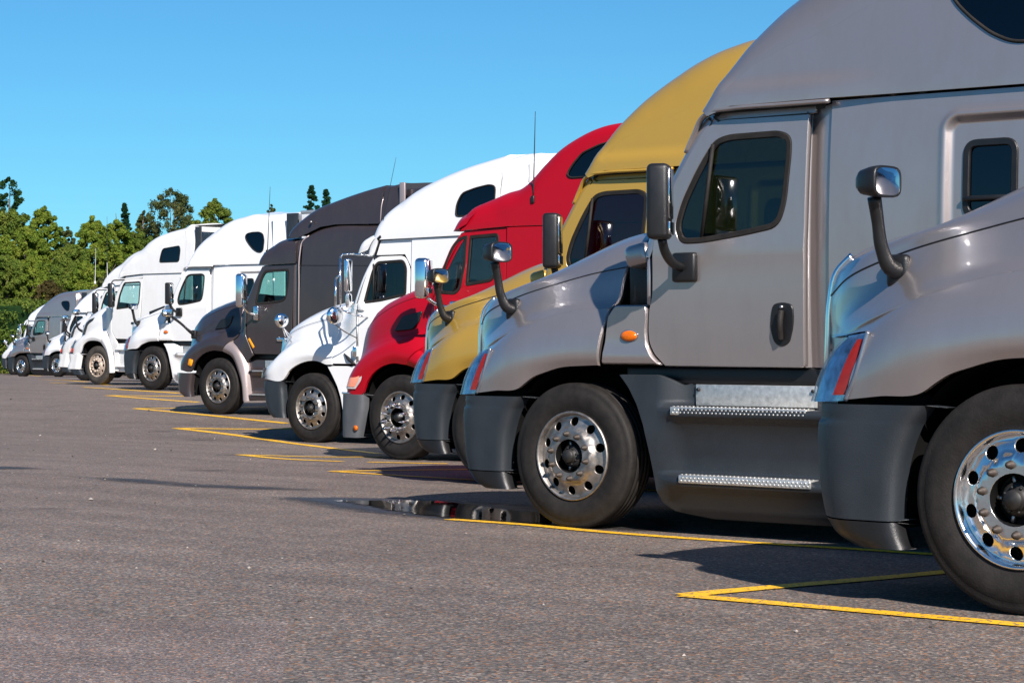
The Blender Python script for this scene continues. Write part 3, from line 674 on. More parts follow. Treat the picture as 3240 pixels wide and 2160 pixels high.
    sk = panel(rnd([(.40, 1.092, 0), (.483, 1.001), (.557, .882), (.616, .739), (.66, .561), (.689, .418), (.711, .288), (.745, .21), (.834, .16), (1.12, .118), (3.6, .118), (3.75, .2), (3.75, 1.06, 0), (1.0, 1.06), (.90, 1.02), (.83, 1.06), (.747, 1.094)], .03), [], wk, .03, (.06, .018, np.r_[np.arange(.42, 1.05, .025), np.arange(1.08, 3.75, .09)], np.array([.13, .16, .20, .24, .29, .335, .345, .37, .41, .418, .45, .50, .56, .63, .70, .75, .79, .803, .815, .84, .868, .874, .93, 1.0, 1.05])), .001, .006, .05).out('side_fairing', [skirtm, 'void'], root)
    for (x0, x1, z, y) in ((.875, 1.945, .872, 1.19), (.95, 1.98, .415, 1.20), (2.2, 3.5, .872, 1.19)):
        t = box(x0, x1, -y - .058, -y + .055, z - .048, z + .006, .004)
        n = int((x1-x0)/.032)
        for k in range(n):
            for q in range(2): rbox((.016, .012, .006), .002, 1, tr(x0 + .02 + k*.032 + (q % 2)*.012, -y - .044 + q*.034, z + .009), t); rbox((.014, .006, .011), .002, 1, tr(x0 + .02 + k*.032 + (1 - q)*.014, -y - .059, z - .012 - q*.02), t)
        t.out('step_tread', ['tread_plate'], sk)
    pl = box(.995, 1.945, -1.115, -1.10, .885, 1.03, .004).out('kick_plate', ['tread_plate'], sk)
    for x in (1.02, 1.92): tube([(x, -1.115, .995), (x, -1.13, .995)], .012, 8).out('bolt', ['plastic_black'], sk)
    dup_right(sk)
    rk = box(.40, 4.0, -1.10, 1.10, 1.02, 1.15, .02); rk.out('rocker', ['plastic_black'], root)
    # mirrors
    arm_mirror(root, (1.0, -1.55, 2.245), (.15, .20, .50), 26, [(1.0, -1.52, 2.0), (.985, -1.47, 1.93), (.97, -1.36, 1.85), (.96, -1.22, 1.815)], (.975, -1.215, 1.82, .19, .06, .2), armr=.032)
    o2 = arm_mirror(root, (1.0, 1.55, 2.245), (.15, .20, .50), -26, [(1.0, 1.52, 2.0), (.985, 1.47, 1.93), (.97, 1.36, 1.85), (.96, 1.22, 1.815)], (.975, 1.215, 1.82, .19, .06, .2))
    for s in (1, -1):
        hood_mirror(root, (-.74, -s*.935, 1.555), (-.75, -s*1.12, 1.97), [(-.74, -s*.94, 1.555), (-.755, -s*1.0, 1.575), (-.77, -s*1.04, 1.65), (-.775, -s*1.08, 1.80), (-.775, -s*1.11, 1.90)], (.11, .21, .15), yaw=-s*8, ar=(.046, .034, .030, .034))
    if newer:
        for s in (-1, 1): rbox((.56, .03, .10), .02, 2, tr(-.1, s*.93, 1.865) @ rot('Y', -14)).out('hood_vent', ['plastic_black'], hood)
    for s in (-1, 1): wheel(root, 0, s, 1.2, True, spin=.1*s)
    cabin(root, .62, (1.30, -.52, 2.02))
    chassis(root)
    return root

# ------------------------------------------------------------------ long-nosed trucks with rounded fenders (brown and red)
def pete_hood(root, P, fx, P2):
    X = lambda c: [(fx(x), y, z) for x, y, z in c]
    c = [X(k) for k in (
        [(-1.20, .90, .80), (-1.13, 1.08, .80), (-1.0, 1.18, .797), (-.70, 1.205, .785), (-.60, 1.21, .936), (-.413, 1.21, 1.082), (-.12, 1.21, 1.165), (.12, 1.21, 1.15)],
        [(-1.20, .90, .93), (-1.10, 1.09, .95), (-.95, 1.19, .99), (-.68, 1.225, 1.10), (-.40, 1.235, 1.20), (-.12, 1.238, 1.265), (.19, 1.236, 1.24)],
        [(-1.17, .89, 1.06), (-1.02, 1.08, 1.08), (-.83, 1.17, 1.15), (-.58, 1.205, 1.245), (-.34, 1.215, 1.32), (-.1, 1.22, 1.36), (.27, 1.22, 1.31)],
        [(-1.15, .87, 1.15), (-.95, 1.04, 1.18), (-.75, 1.12, 1.255), (-.5, 1.15, 1.35), (-.12, 1.165, 1.435), (.18, 1.165, 1.455), (.36, 1.165, 1.37)],
        [(-1.14, .82, 1.235), (-.9, .955, 1.30), (-.5, 1.04, 1.435), (0, 1.075, 1.53), (.25, 1.085, 1.54), (.455, 1.09, 1.49)],
        [(-1.15, .74, 1.48), (-.9, .885, 1.56), (-.4, .99, 1.70), (.1, 1.03, 1.77), (.46, 1.04, 1.80)],
        [(-1.14, .70, 1.585), (-.87, .84, 1.69), (-.45, .92, 1.84), (0, .95, 1.95), (.45, .96, 2.0)],
        [(-1.13, .63, 1.67), (-.85, .77, 1.795), (-.5, .815, 1.915), (-.2, .835, 1.995), (.1, .85, 2.055), (.44, .86, 2.105)],
        [(-1.22, 0, 1.70), (-.9, 0, 1.84), (-.5, 0, 1.97), (0, 0, 2.10), (.43, 0, 2.18)])]
    hood = hood_obj(root, c, 44, 5, (), P)
    tube([(x, -y - .001, z) for x, y, z in c[6]], .004, 5, n=40).out('hood_seam', ['plastic_black'], hood)
    m = M()
    box(fx(-1.19), fx(-1.14), -.60, .60, .78, 1.62, .03, m); box(fx(-1.10), fx(-1.06), -.80, .80, .78, 1.2, .03, m); m.out('grille', ['plastic_black'], root)
    for s in (-1, 1): tube([(fx(-1.19), s*.62, .85), (fx(-1.18), s*.62, 1.3), (fx(-1.15), s*.62, 1.64)], .02, 8).out('grille_surround', ['chrome'], root)
    # side intake with mesh
    v = panel(rnd([(fx(-.23), 1.552), (fx(-.12), 1.70), (fx(-.08), 1.735), (fx(.24), 1.80), (fx(.20), 1.66), (fx(.11), 1.575)], .03), [], lambda x, z: 1.082 + .0*x - .13*(z - 1.6) + .045*(x - .2), .03, .06, 0, .008, .04, 0, 0).out('side_intake', ['plastic_black', 'void'], hood)
    # rear half of the fender
    f0 = [(.125, 1.205, 1.155), (.375, 1.205, 1.05), (.518, 1.205, .829), (.62, 1.205, .574), (.66, 1.205, .25)]
    f1 = [(.20, 1.24, 1.22), (.42, 1.245, 1.12), (.58, 1.245, .885), (.68, 1.245, .6), (.72, 1.24, .252)]
    f2 = [(.27, 1.22, 1.29), (.46, 1.23, 1.19), (.655, 1.225, .925), (.745, 1.22, .6), (.785, 1.215, .257)]
    f3 = [(.33, 1.14, 1.345), (.50, 1.15, 1.25), (.72, 1.15, .95), (.79, 1.14, .6), (.825, 1.13, .262)]
    m = M(); G = loft([X(f0), X(f1), X(f2), X(f3)], 26, 4)[0] * np.array([1, -1, 1]); m.grid(G); B = G[0].copy(); B[:, 1] += .05; m.grid([G[0], B]); B = G[-1].copy(); B[:, 1] += .3; m.grid([G[-1], B])
    f = m.out('rear_fender', [P2], root); dup_right(f)
    wheel_well(root, [(fx(x), z) for x, z in [(-.70, .35), (-.70, .7), (-.62, .92), (-.42, 1.06), (-.1, 1.15), (.2, 1.12), (.42, .95), (.56, .7), (.63, .35)]])
    return hood
def brown_truck(P='paint_brown'):
    root = empty('semi_truck'); w = wcab(1.17, 1.7, .03); fx = lambda x: x
    hood = pete_hood(root, P, fx, 'paint_sunlit_and_trim')  # rear fender: same brown made paler, sunlight painted into its colour
    bumper(root, [(.31, -.735, -.93), (.39, -.75, -1.05), (.49, -.752, -1.075), (.68, -.72, -1.08), (.745, -.705, -1.07)], (P, 'void'))
    lm = rbox((.10, .02, .125), .02, 2, tr(-.70, -1.225, .945) @ rot('Y', 18)); lm = lm.out('marker_light', ['yellow_marker'], root); dup_right(lm)
    cs = panel(rnd([(.475, 1.93), (.47, 1.42), (.40, 1.36), (.36, 1.33), (.50, 1.235, 0), (.74, .96, 0), (.90, 1.09, 0), (.742, 1.37), (.70, 1.455), (.715, 2.03, 0), (.60, 2.03)], .03), [], lambda x, z: np.interp(z, [1.2, 1.36, 1.47, 1.55, 1.8, 2.0, 2.1], [1.2, 1.165, 1.10, 1.08, 1.04, .97, .88])*(1 - ss(.46, .72, x)) + 1.18*ss(.46, .72, x), .04, .06).out('cowl_side', [P, 'void'], root); dup_right(cs)
    win = rnd([(.925, 1.99, .05), (1.055, 2.45, .1), (1.16, 2.60, .1), (1.785, 2.612, .06), (1.765, 2.30, .1), (1.705, 2.06, .1), (1.5, 2.02, .1)], .06, 5)
    dout = rnd([(.735, 2.03), (.712, 1.455), (.745, 1.37), (.905, 1.101, .02), (1.85, 1.09, .04), (1.865, 1.70, 0), (1.90, 2.30, 0), (1.915, 2.70, .02), (1.12, 2.695, .05), (.92, 2.41, .1)], .04)
    d = add_door(root, dout, win, w, P, 'glass_green')
    hd = box(1.50, 1.80, -1.20, -1.16, 1.335, 1.405, .02).out('door_handle', ['chrome'], d)
    rbox((.05, .014, .21), .012, 2, tr(.835, -1.167, 1.30) @ rot('Y', -38)).out('marker_light', ['yellow_marker'], d)
    dup_right(d)
    pp = [(.60, 1.97), (.72, 2.16), (.83, 2.36), (.93, 2.52), (1.04, 2.68)]
    pillar(root, pp, [.09], w, (1.6, 2.2), P); windshield(root, pp, [.09], w, (1.6, 2.2), 'glass_green')
    ap = [(1.035, 2.67), (1.08, 2.75), (1.144, 2.825), (1.263, 2.925), (1.462, 3.05), (1.698, 3.125), (1.95, 3.14)]; rad = [.09, .2, .3, .3, .25, .2]
    wc = lambda x, z: 1.165 - .05*np.clip((z-2.7)/.5, 0, 1)**2
    roof_obj(root, true_front(ap, rad, wc, 0.92), rad, wc, (1.7, 2.6), [(1.95, 2.712), (1.17, 2.702)], (), P, 'cab_roof', .05)
    ch = channel(root, 1.90, 2.05, 1.1, 3.10, 3.16, wcab(1.18, 1.7, .03), .06, P); dup_right(ch)
    for s in (-1, 1): tube([(2.055, s*1.19, 1.1), (2.055, s*1.185, 2.3), (2.055, s*1.16, 2.9), (2.075, s*1.12, 3.1), (2.19, s*1.06, 3.2)], .014, 6).out('edge_trim', ['paint_sunlit_and_trim'], root)
    ws = wcab(1.2, 1.8, .03)
    ap = [(2.06, 3.13), (2.185, 3.2), (2.473, 3.30), (2.854, 3.357), (3.6, 3.345), (4.3, 3.33)]; rad = [.12, .14]
    sl, Q = roof_obj(root, ap, rad, ws, (3, 2), [(4.3, 1.1), (2.06, 1.1)], (), P, 'sleeper', .03, .12)
    tube([(2.06, -1.178, 2.672), (4.25, -1.178, 2.62)], .006, 5).out('panel_seam', ['plastic_black'], sl)
    box(4.28, 4.31, -1.1, 1.1, 1.1, 3.3, 0).out('sleeper_back', [P], root)
    hv = box(3.55, 3.95, -1.182, -1.15, 2.28, 2.38, .01).out('sleeper_vent', ['plastic_black'], sl)
    ap = [(1.76, 3.14), (1.80, 3.19), (1.894, 3.289), (2.088, 3.435), (2.358, 3.592), (2.664, 3.704), (3.173, 3.834), (3.6, 3.924), (3.905, 3.978)]; rad = [.12, .2, .22, .2, .17, .14, .12]
    wf = lambda x, z: 1.12 - .12*np.clip((z - 3.1)/.9, 0, 1)**1.5
    fa, Q = roof_obj(root, true_front(ap, rad, wf, 0.92), rad, wf, (3, 3.2), [(3.905, 3.35), (2.854, 3.372), (2.5, 3.34), (2.2, 3.24), (1.95, 3.16)], (), P, 'roof_fairing', .05)
    e = [(3.93, 3.983), (4.328, 4.04), (4.34, 4.04)]
    f2, Q = roof_obj(root, [(3.925, 3.982), (4.12, 4.012), (4.335, 4.04)], [.12], wf, (4.1, 3.4), [(4.335, 3.33), (3.925, 3.345)], (), P, 'fairing_tail', .05)
    for s in (-1, 1):
        tube([(3.915, s*1.09, 3.36), (3.915, s*1.05, 3.7), (3.915, s*.98, 3.86)], .010, 6).out('edge_trim', ['paint_sunlit_and_trim'], f2)
        box(4.34, 4.46, s*1.06-.02, s*1.06+.02, 3.35, 4.035, .01).out('fairing_flange', ['paint_sunlit_and_trim'], f2)
    lv = box(4.44, 5.2, -1.0, 1.0, 3.2, 3.93, .02)
    for k in range(4): box(4.62 + k*.13, 4.70 + k*.13, -1.012, -.99, 3.4, 3.78, .02, lv, 1)
    lv.out('rear_closure', [P, 'void'], root)
    tube([(2.30, -1.135, 3.43), (2.33, -1.16, 3.43)], .022, 10).out('roof_bolt', ['steel'], fa)
    arm_mirror(root, (.92, -1.50, 2.24), (.16, .20, .60), 24, [(.93, -1.46, 1.95), (.95, -1.36, 1.86), (.99, -1.2, 1.80)], (.99, -1.19, 1.84, .12, .06, .26), ('chrome', 'chrome'), .05, .8)
    arm_mirror(root, (.92, 1.50, 2.24), (.16, .20, .60), -24, [(.93, 1.46, 1.95), (.95, 1.36, 1.86), (.99, 1.2, 1.80)], (.99, 1.19, 1.84, .12, .06, .26), ('chrome', 'chrome'), .05, .8)
    hood_mirror(root, (-.93, -.93, 1.46), (-1.14, -1.40, 1.86), [(-.93, -.94, 1.47), (-.95, -1.02, 1.52), (-1.02, -1.15, 1.65), (-1.12, -1.36, 1.82)], (.10, .22, .16), -28)
    antenna(root, (1.14, -1.06, 2.93), (1.24, -1.09, 4.1))
    vz = M()
    for s in (-1, 1): rbox((.20, .34, .02), .006, 2, tr(.92, s*.80, 2.86) @ rot('Y', -52) @ rot('X', 0), vz)
    rbox((.18, 1.2, .02), .006, 2, tr(.86, 0, 2.88) @ rot('Y', -52), vz); vz.out('sun_visor', ['chrome'], root)
    # steps and tank cover
    st = panel(rnd([(.80, .27, 0), (.76, .60, 0), (.72, .95), (.90, 1.0), (3.9, 1.0), (3.9, .27)], .03), [], lambda x, z: np.interp(z, [.2, .35, .37, .39, .76, .80, .81, 1.0], [1.18, 1.20, 1.20, 1.12, 1.14, 1.2, 1.11, 1.10]), .03, (.12, .02, np.arange(.8, 3.9, .1), np.array([.3, .35, .37, .39, .5, .65, .76, .80, .81, .9, .96])), .002).out('step_panel', [P, 'void'], root)
    for z in (.80, .375): box(.90, 1.9, -1.22, -1.12, z-.012, z+.012, .004).out('step_tread', ['tread_plate'], st)
    box(1.15, 1.6, -1.13, -1.11, .83, .99, .004).out('kick_plate', ['tread_plate'], st); dup_right(st)
    box(.7, 4.2, -1.05, 1.05, .98, 1.12, .02).out('rocker', ['plastic_black'], root)
    for s in (-1, 1): wheel(root, 0, s, 1.2, True, spin=.25)
    cabin(root, .62, (1.34, -.52, 2.04)); chassis(root)
    return root
def red_truck(P='paint_red'):
    root = empty('semi_truck'); w = wcab(1.19, 1.75, .035); fx = lambda x: .845*x - .02 + .07*ss(-.1, .4, x)
    pete_hood(root, P, fx, P)
    bumper(root, [(.25, -.70, -.95), (.40, -.665, -.955), (.55, -.62, -.955), (.78, -.60, -.95)], ('bumper_grey', 'void'))
    box(-.97, -.60, -1.19, 1.19, .782, .806, .006).out('bumper_trim', ['chrome'], root)
    lm = tube([(-.70, -1.215, .37), (-.70, -1.235, .37)], .032, 14).out('marker_light', ['amber'], root); dup_right(lm)
    # corner lamp in the fender
    rr = [(-.615, 1.185, 1.075), (-.60, 1.205, .98), (-.70, 1.205, .85)]; mm = [(-.775, 1.145, 1.06), (-.82, 1.175, .97), (-.87, 1.18, .852)]; ii = [(-.93, .98, 1.03), (-.98, 1.0, .96), (-1.0, 1.0, .86)]
    G = loft([rr, mm, ii], 10, 5)[0] * np.array([1, -1, 1]) + np.array([0, -.022, 0]); hl = M().grid(G).out('headlight', ['frost_lens'], root)
    M().grid(G[1:8, 1:-1] + np.array([0, -.005, 0])).out('turn_lens', ['pink_lens'], hl); dup_right(hl)
    cs = panel(rnd([(.365, 2.06), (.36, 1.42), (.30, 1.35), (.30, 1.30, 0), (.46, 1.2, 0), (.62, .98, 0), (.75, 1.0, 0), (.66, 1.2), (.56, 1.40), (.55, 2.02, 0), (.46, 2.05)], .03), [], lambda x, z: np.interp(z, [1.2, 1.36, 1.47, 1.55, 1.8, 2.0, 2.1], [1.2, 1.165, 1.10, 1.08, 1.04, .97, .88])*(1 - ss(.36, .58, x)) + 1.19*ss(.36, .58, x), .04, .06).out('cowl_side', [P, 'void'], root); dup_right(cs)
    q = rnd([(.625, 2.0, .06), (.66, 2.27, .1), (.80, 2.55, .1), (.915, 2.655, .08), (1.035, 2.672, .02), (1.015, 2.326, .02), (.95, 2.05, .06), (.87, 1.985, .06)], .06)
    win = rnd([(1.075, 2.668, .02), (1.515, 2.685, .06), (1.52, 2.26, .1), (1.43, 2.13, .06), (1.03, 2.083, .04), (1.055, 2.35, .02)], .04)
    dout = rnd([(.56, 1.98), (.56, 1.42), (.665, 1.2), (.78, 1.1, .02), (1.62, 1.1, .04), (1.64, 2.0, 0), (1.64, 2.76, .02), (.98, 2.735, .05), (.86, 2.64, .1), (.70, 2.35, .1)], .05)
    d = add_door(root, dout, win, w, P, 'glass_dark', q)
    box(1.38, 1.58, -1.215, -1.18, 1.45, 1.52, .015).out('door_handle', ['plastic_black'], d); dup_right(d)
    pp = [(.40, 1.92), (.53, 2.16), (.68, 2.42), (.80, 2.60), (.90, 2.72)]
    pillar(root, pp, [.09], w, (1.5, 2.2), P); windshield(root, pp, [.09], w, (1.5, 2.2))
    ap = [(.92, 2.73), (.99, 2.83), (1.10, 2.93), (1.217, 3.0), (1.51, 3.115), (1.764, 3.176), (1.925, 3.235), (2.12, 3.383), (2.331, 3.551), (2.574, 3.689), (2.848, 3.80), (3.119, 3.86), (3.386, 3.88), (3.9, 3.86)]
    rad = [.1, .2, .26, .26, .25, .24, .22, .2, .18, .16, .16, .16]
    wr = lambda x, z: 1.18 - .10*np.clip((z - 2.76)/1.1, 0, 1)**1.4 - .02*np.exp(-((z-2.93)/.06)**2)*ss(1.75, 1.3, x)
    rw = rnd([(2.50, 3.32), (2.56, 3.42), (2.70, 3.56), (2.95, 3.645), (3.25, 3.685), (3.5, 3.68), (3.5, 3.29), (2.56, 3.285)], .05)
    ro, Q = roof_obj(root, true_front(ap, rad, wr, 0.73), rad, wr, (2.5, 2.9), [(3.9, 2.745), (1.66, 2.765), (1.02, 2.74)], [rw], P, 'roof', .07, .07)
    roof_seal(ro, rw, wr)
    for s in (-1, 1): panel(rw, [], lambda x, z: wr(x, z) - .006, 0, .1, 0, .001, .05, 0, 0, None, s).out('roof_window', ['glass_black', 'glass_black'], ro)
    # visor over the windshield
    C = [[(1.19, 1.10, 3.0), (1.02, 1.08, 2.93), (.93, .9, 2.98), (.84, .5, 3.02), (.82, 0, 3.04)], [(1.13, 1.185, 2.90), (.95, 1.16, 2.86), (.80, .98, 2.90), (.70, .5, 2.93), (.67, 0, 2.94)], [(1.06, 1.20, 2.81), (.86, 1.19, 2.735), (.72, 1.02, 2.74), (.60, .5, 2.76), (.57, 0, 2.77)]]
    G = loft(C, 24, 5)[0] * np.array([1, -1, 1]); M().grid(G).grid(mirror_y(G)).out('sun_visor', [P], root)
    lamp(root, (1.35, -.62, 3.10), (.14, .10, .07), 'roof_lamp', 'amber', .03); lamp(root, (1.35, .62, 3.10), (.14, .10, .07), 'roof_lamp', 'amber', .03)
    sl = panel([(1.645, 1.1), (3.9, 1.1), (3.9, 2.738), (1.645, 2.758)], [], wcab(1.195, 1.8, .022), .03, .12).out('sleeper_side', [P, 'cabin'], root); dup_right(sl)
    box(3.88, 3.91, -1.12, 1.12, 1.1, 3.8, 0).out('sleeper_back', [P], root)
    arm_mirror(root, (.66, -1.52, 2.17), (.17, .20, .48), 24, [(.68, -1.46, 1.94), (.74, -1.38, 1.87), (.86, -1.2, 1.83)], (.88, -1.20, 1.83, .14, .06, .16), ('chrome', 'chrome'), .05, .75)
    arm_mirror(root, (.66, 1.52, 2.17), (.17, .20, .48), -24, [(.68, 1.46, 1.94), (.74, 1.38, 1.87), (.86, 1.2, 1.83)], (.88, 1.20, 1.83, .14, .06, .16), ('chrome', 'chrome'), .05, .75)
    antenna(root, (2.03, -1.16, 3.06), (2.06, -1.16, 4.07))
    box(.62, 3.8, -1.14, 1.14, .35, 1.08, .05).out('step_panel', [P], root)
    for z in (.82, .42): box(.8, 1.7, -1.21, -1.13, z-.012, z+.012, .004).out('step_tread', ['tread_plate'], root)
    for s in (-1, 1): wheel(root, 0, s, 1.2, True, True)
    cabin(root, .45, (1.10, -.52, 2.05), back_x=2.3); chassis(root)
    return root

# ------------------------------------------------------------------ older white conventional with chrome mirrors
def white_truck(P='paint_white', glassm='glass_dark'):
    root = empty('semi_truck'); w = wcab(1.18, 1.75, .025)
    c = [[(-1.16, .90, .93), (-1.09, 1.07, .93), (-.95, 1.17, .93), (-.575, 1.2, .923), (-.424, 1.21, 1.07), (-.211, 1.21, 1.17), (.044, 1.21, 1.209), (.212, 1.21, 1.186), (.296, 1.21, 1.158), (.42, 1.205, 1.157)],
         [(-1.17, .90, 1.0), (-1.08, 1.08, 1.01), (-.93, 1.185, 1.03), (-.62, 1.225, 1.12), (-.30, 1.235, 1.25), (.02, 1.235, 1.30), (.25, 1.225, 1.28), (.42, 1.21, 1.25)],
         [(-1.15, .90, 1.08), (-1.03, 1.08, 1.10), (-.86, 1.17, 1.16), (-.56, 1.205, 1.30), (-.27, 1.215, 1.385), (.02, 1.21, 1.41), (.25, 1.20, 1.39), (.42, 1.185, 1.36)],
         [(-1.10, .88, 1.15), (-.92, 1.05, 1.19), (-.69, 1.12, 1.33), (-.39, 1.155, 1.445), (-.09, 1.16, 1.49), (.2, 1.15, 1.475), (.42, 1.14, 1.45)],
         [(-1.03, .80, 1.25), (-.84, .94, 1.32), (-.55, 1.01, 1.47), (-.2, 1.06, 1.555), (.15, 1.07, 1.58), (.42, 1.08, 1.58)],
         [(-1.02, .73, 1.45), (-.8, .88, 1.54), (-.5, .95, 1.65), (-.1, .99, 1.745), (.20, 1.02, 1.79), (.42, 1.03, 1.82)],
         [(-1.01, .63, 1.60), (-.83, .76, 1.665), (-.6, .82, 1.755), (-.3, .85, 1.855), (.05, .87, 1.94), (.42, .88, 2.0)],
         [(-1.10, 0, 1.62), (-.85, 0, 1.73), (-.5, 0, 1.86), (0, 0, 1.99), (.42, 0, 2.07)]]
    hood = hood_obj(root, c, 44, 5, (), P)
    tube([(x, -y - .001, z + .03) for x, y, z in c[5]], .0035, 5, n=40).out('hood_seam', ['plastic_black'], hood)
    box(-1.08, -1.03, -.7, .7, .8, 1.56, .03).out('grille', ['chrome'], root)
    for s in (-1, 1): tube([(-1.07, s*.70, .9), (-1.06, s*.72, 1.25), (-1.03, s*.70, 1.55)], .03, 8).out('grille_surround', ['chrome'], root)
    hl = M().grid(loft([[(-.985, 1.165, 1.10), (-1.01, 1.175, 1.03), (-1.02, 1.175, .95)], [(-1.055, 1.10, 1.10), (-1.085, 1.11, 1.03), (-1.10, 1.11, .95)], [(-1.15, .95, 1.09), (-1.18, .95, 1.03), (-1.19, .95, .95)]], 8, 4)[0]*np.array([1, -1, 1]) + np.array([-.012, -.008, 0])).out('headlight', ['lens_clear'], root); dup_right(hl)
    bumper(root, [(.36, -.56, -.80), (.42, -.575, -.88), (.55, -.585, -.94), (.70, -.597, -.975), (.86, -.60, -.985), (.90, -.58, -.975)], ('plastic', 'void'))
    wheel_well(root, [(-.60, .35), (-.58, .7), (-.46, 1.0), (-.2, 1.13), (.06, 1.17), (.25, 1.14), (.45, .9), (.56, .65), (.60, .35)])
    sk = panel(rnd([(.30, 1.135, 0), (.40, 1.0), (.504, .839), (.57, .68), (.61, .51), (.64, .25), (.80, .22), (3.8, .22), (3.8, 1.06), (1.0, 1.06), (.9, 1.135, 0)], .03), [], lambda x, z: 1.18 - .05*ss(.82, .78, z)*ss(.62, .75, x) + .05*np.exp(-((z-.42)/.03)**2)*ss(.7, .85, x), .03, (.1, .03), .002).out('side_fairing', [P, 'void'], root); dup_right(sk)
    cs = panel([(.43, 1.165), (.43, 1.98), (.52, 2.0), (.905, 2.03), (.905, 1.165)], [], lambda x, z: np.interp(z, [1.16, 1.3, 1.45, 1.58, 1.82, 2.0], [1.205, 1.195, 1.14, 1.08, 1.03, .88])*(1 - ss(.42, .88, x)) + 1.18*ss(.42, .88, x), .04, .07, .002).out('cowl_side', [P, 'void'], root); dup_right(cs)
    win = rnd([(1.02, 2.035, .04), (1.175, 2.50, .08), (1.26, 2.625, .07), (1.78, 2.642, .08), (1.845, 2.53, .06), (1.838, 2.14, .06), (1.35, 2.062, .04)], .06)
    dout = rnd([(.915, 2.0), (.915, 1.2), (.98, 1.165, .03), (1.90, 1.165, .05), (1.905, 2.1, 0), (1.91, 2.52, .1), (1.80, 2.705, .1), (1.27, 2.705, .08), (1.13, 2.57, .1), (1.0, 2.30, .1)], .05)
    d = add_door(root, dout, win, w, P, glassm)
    tube([(1.21, -1.165, 2.60), (1.215, -1.17, 2.05)], .013, 6).out('window_divider', ['rubber'], d)
    box(.93, 1.06, -1.21, -1.17, 1.93, 2.06, .02).out('mirror_foot', [P], d)
    tube([(.91, -1.185, 1.2), (.91, -1.185, 1.95)], .012, 6).out('door_hinge', ['steel'], d); dup_right(d)
    gh = box(.86, .93, -1.24, -1.17, 1.27, 1.42, .015).out('grab_bracket', ['chrome'], root)
    pp = [(.78, 1.98), (.86, 2.18), (.96, 2.40), (1.07, 2.58), (1.16, 2.70)]
    pillar(root, pp, [.08], w, (1.7, 2.2), P); windshield(root, pp, [.08], w, (1.7, 2.2))
    # cab cap, visor and tall roof
    ap = [(1.13, 2.70), (1.17, 2.82), (1.26, 2.95), (1.33, 3.05), (1.438, 3.183), (1.65, 3.36), (1.90, 3.525), (2.185, 3.655), (2.492, 3.765), (2.82, 3.86), (3.118, 3.925), (3.343, 3.97), (3.50, 4.0)]
    rad = [.09, .16, .3, .42, .44, .42, .4, .36, .32, .3]
    wr = lambda x, z: 1.19 - .09*np.clip((z - 2.95)/1.0, 0, 1)**1.5
    rw = rnd([(2.76, 3.22), (2.775, 3.40), (2.86, 3.54), (3.1, 3.60), (3.34, 3.635), (3.45, 3.61), (3.45, 3.22)], .06)
    ro, Q = roof_obj(root, true_front(ap, rad, wr, 0.84), rad, wr, (2.6, 2.9), [(3.50, 2.96), (1.32, 2.94), (1.22, 2.72)], [rw], P, 'roof', .07, .07)
    roof_seal(ro, rw, wr)
    for s in (-1, 1): panel(rw, [], lambda x, z: wr(x, z) - .006, 0, .1, 0, .001, .05, 0, 0, None, s).out('roof_window', ['glass_black', 'glass_black'], ro)
    rt, Q = roof_obj(root, [(3.508, 4.003), (3.66, 4.03), (3.80, 4.05), (4.0, 4.052)], [.3], wr, (3.7, 3.4), [(4.0, 3.0), (3.508, 3.0)], (), P, 'roof_tail', .05)
    uc = panel([(1.25, 2.715), (1.80, 2.715, ), (1.93, 2.52), (1.93, 2.95), (1.33, 2.932)], [], w, .03, .09).out('cab_upper', [P, 'cabin'], root); dup_right(uc)
    sl = panel([(1.935, 1.165), (4.05, 1.165), (4.05, 2.955), (1.935, 2.945)], [], wcab(1.19, 1.8, .02), .03, .12).out('sleeper_side', [P, 'cabin'], root); dup_right(sl)
    box(4.02, 4.04, -1.12, 1.12, 1.165, 3.9, 0).out('sleeper_back', [P], root)
    C = [[(1.30, 1.12, 3.03), (1.10, 1.10, 2.995), (1.02, .9, 3.02), (.96, .5, 3.05), (.94, 0, 3.07)], [(1.27, 1.185, 2.97), (1.0, 1.16, 2.915), (.90, .98, 2.92), (.84, .5, 2.94), (.82, 0, 2.95)], [(1.20, 1.20, 2.90), (.95, 1.185, 2.80), (.82, 1.0, 2.80), (.74, .5, 2.81), (.72, 0, 2.82)], [(1.12, 1.19, 2.80), (.93, 1.185, 2.745), (.80, 1.0, 2.745), (.72, .5, 2.755), (.70, 0, 2.76)]]
    G = loft(C, 24, 5)[0] * np.array([1, -1, 1]); M().grid(G).grid(mirror_y(G)).out('sun_visor', [P], root)
    rbox((.09, .05, .05), .012, 2, tr(1.34, -1.17, 2.965) @ rot('Y', -35)).out('visor_bracket', ['plastic_black'], root)
    # chrome mirrors on a tube frame
    for s in (-1, 1):
        Y = lambda *p: (p[0], -s*p[1], p[2])
        m = rbox((.07, .19, .47), .03, 3, tr(1.03, s*1.50, 2.43) @ rot('Z', -s*22)); o = m.out('door_mirror', ['chrome'], root)
        rbox((.07, .17, .22), .05, 3, tr(1.04, s*1.50, 2.08) @ rot('Z', -s*22)).out('spot_mirror', ['chrome'], o)
        f = M()
        for pts in ([(1.20, 1.16, 2.71), (1.05, 1.40, 2.735), (.96, 1.55, 2.73), (.95, 1.58, 2.68), (.95, 1.58, 2.0), (.97, 1.54, 1.93), (1.05, 1.35, 1.86), (1.12, 1.18, 1.84)], [(.95, 1.58, 2.45), (.88, 1.60, 2.38), (.87, 1.60, 1.92)]):
            for p_, q_ in zip(pts[:-1], pts[1:]): tube([(p_[0], s*p_[1], p_[2]), (q_[0], s*q_[1], q_[2])], .014, 8, f)
        f.out('mirror_frame', ['chrome'], o)
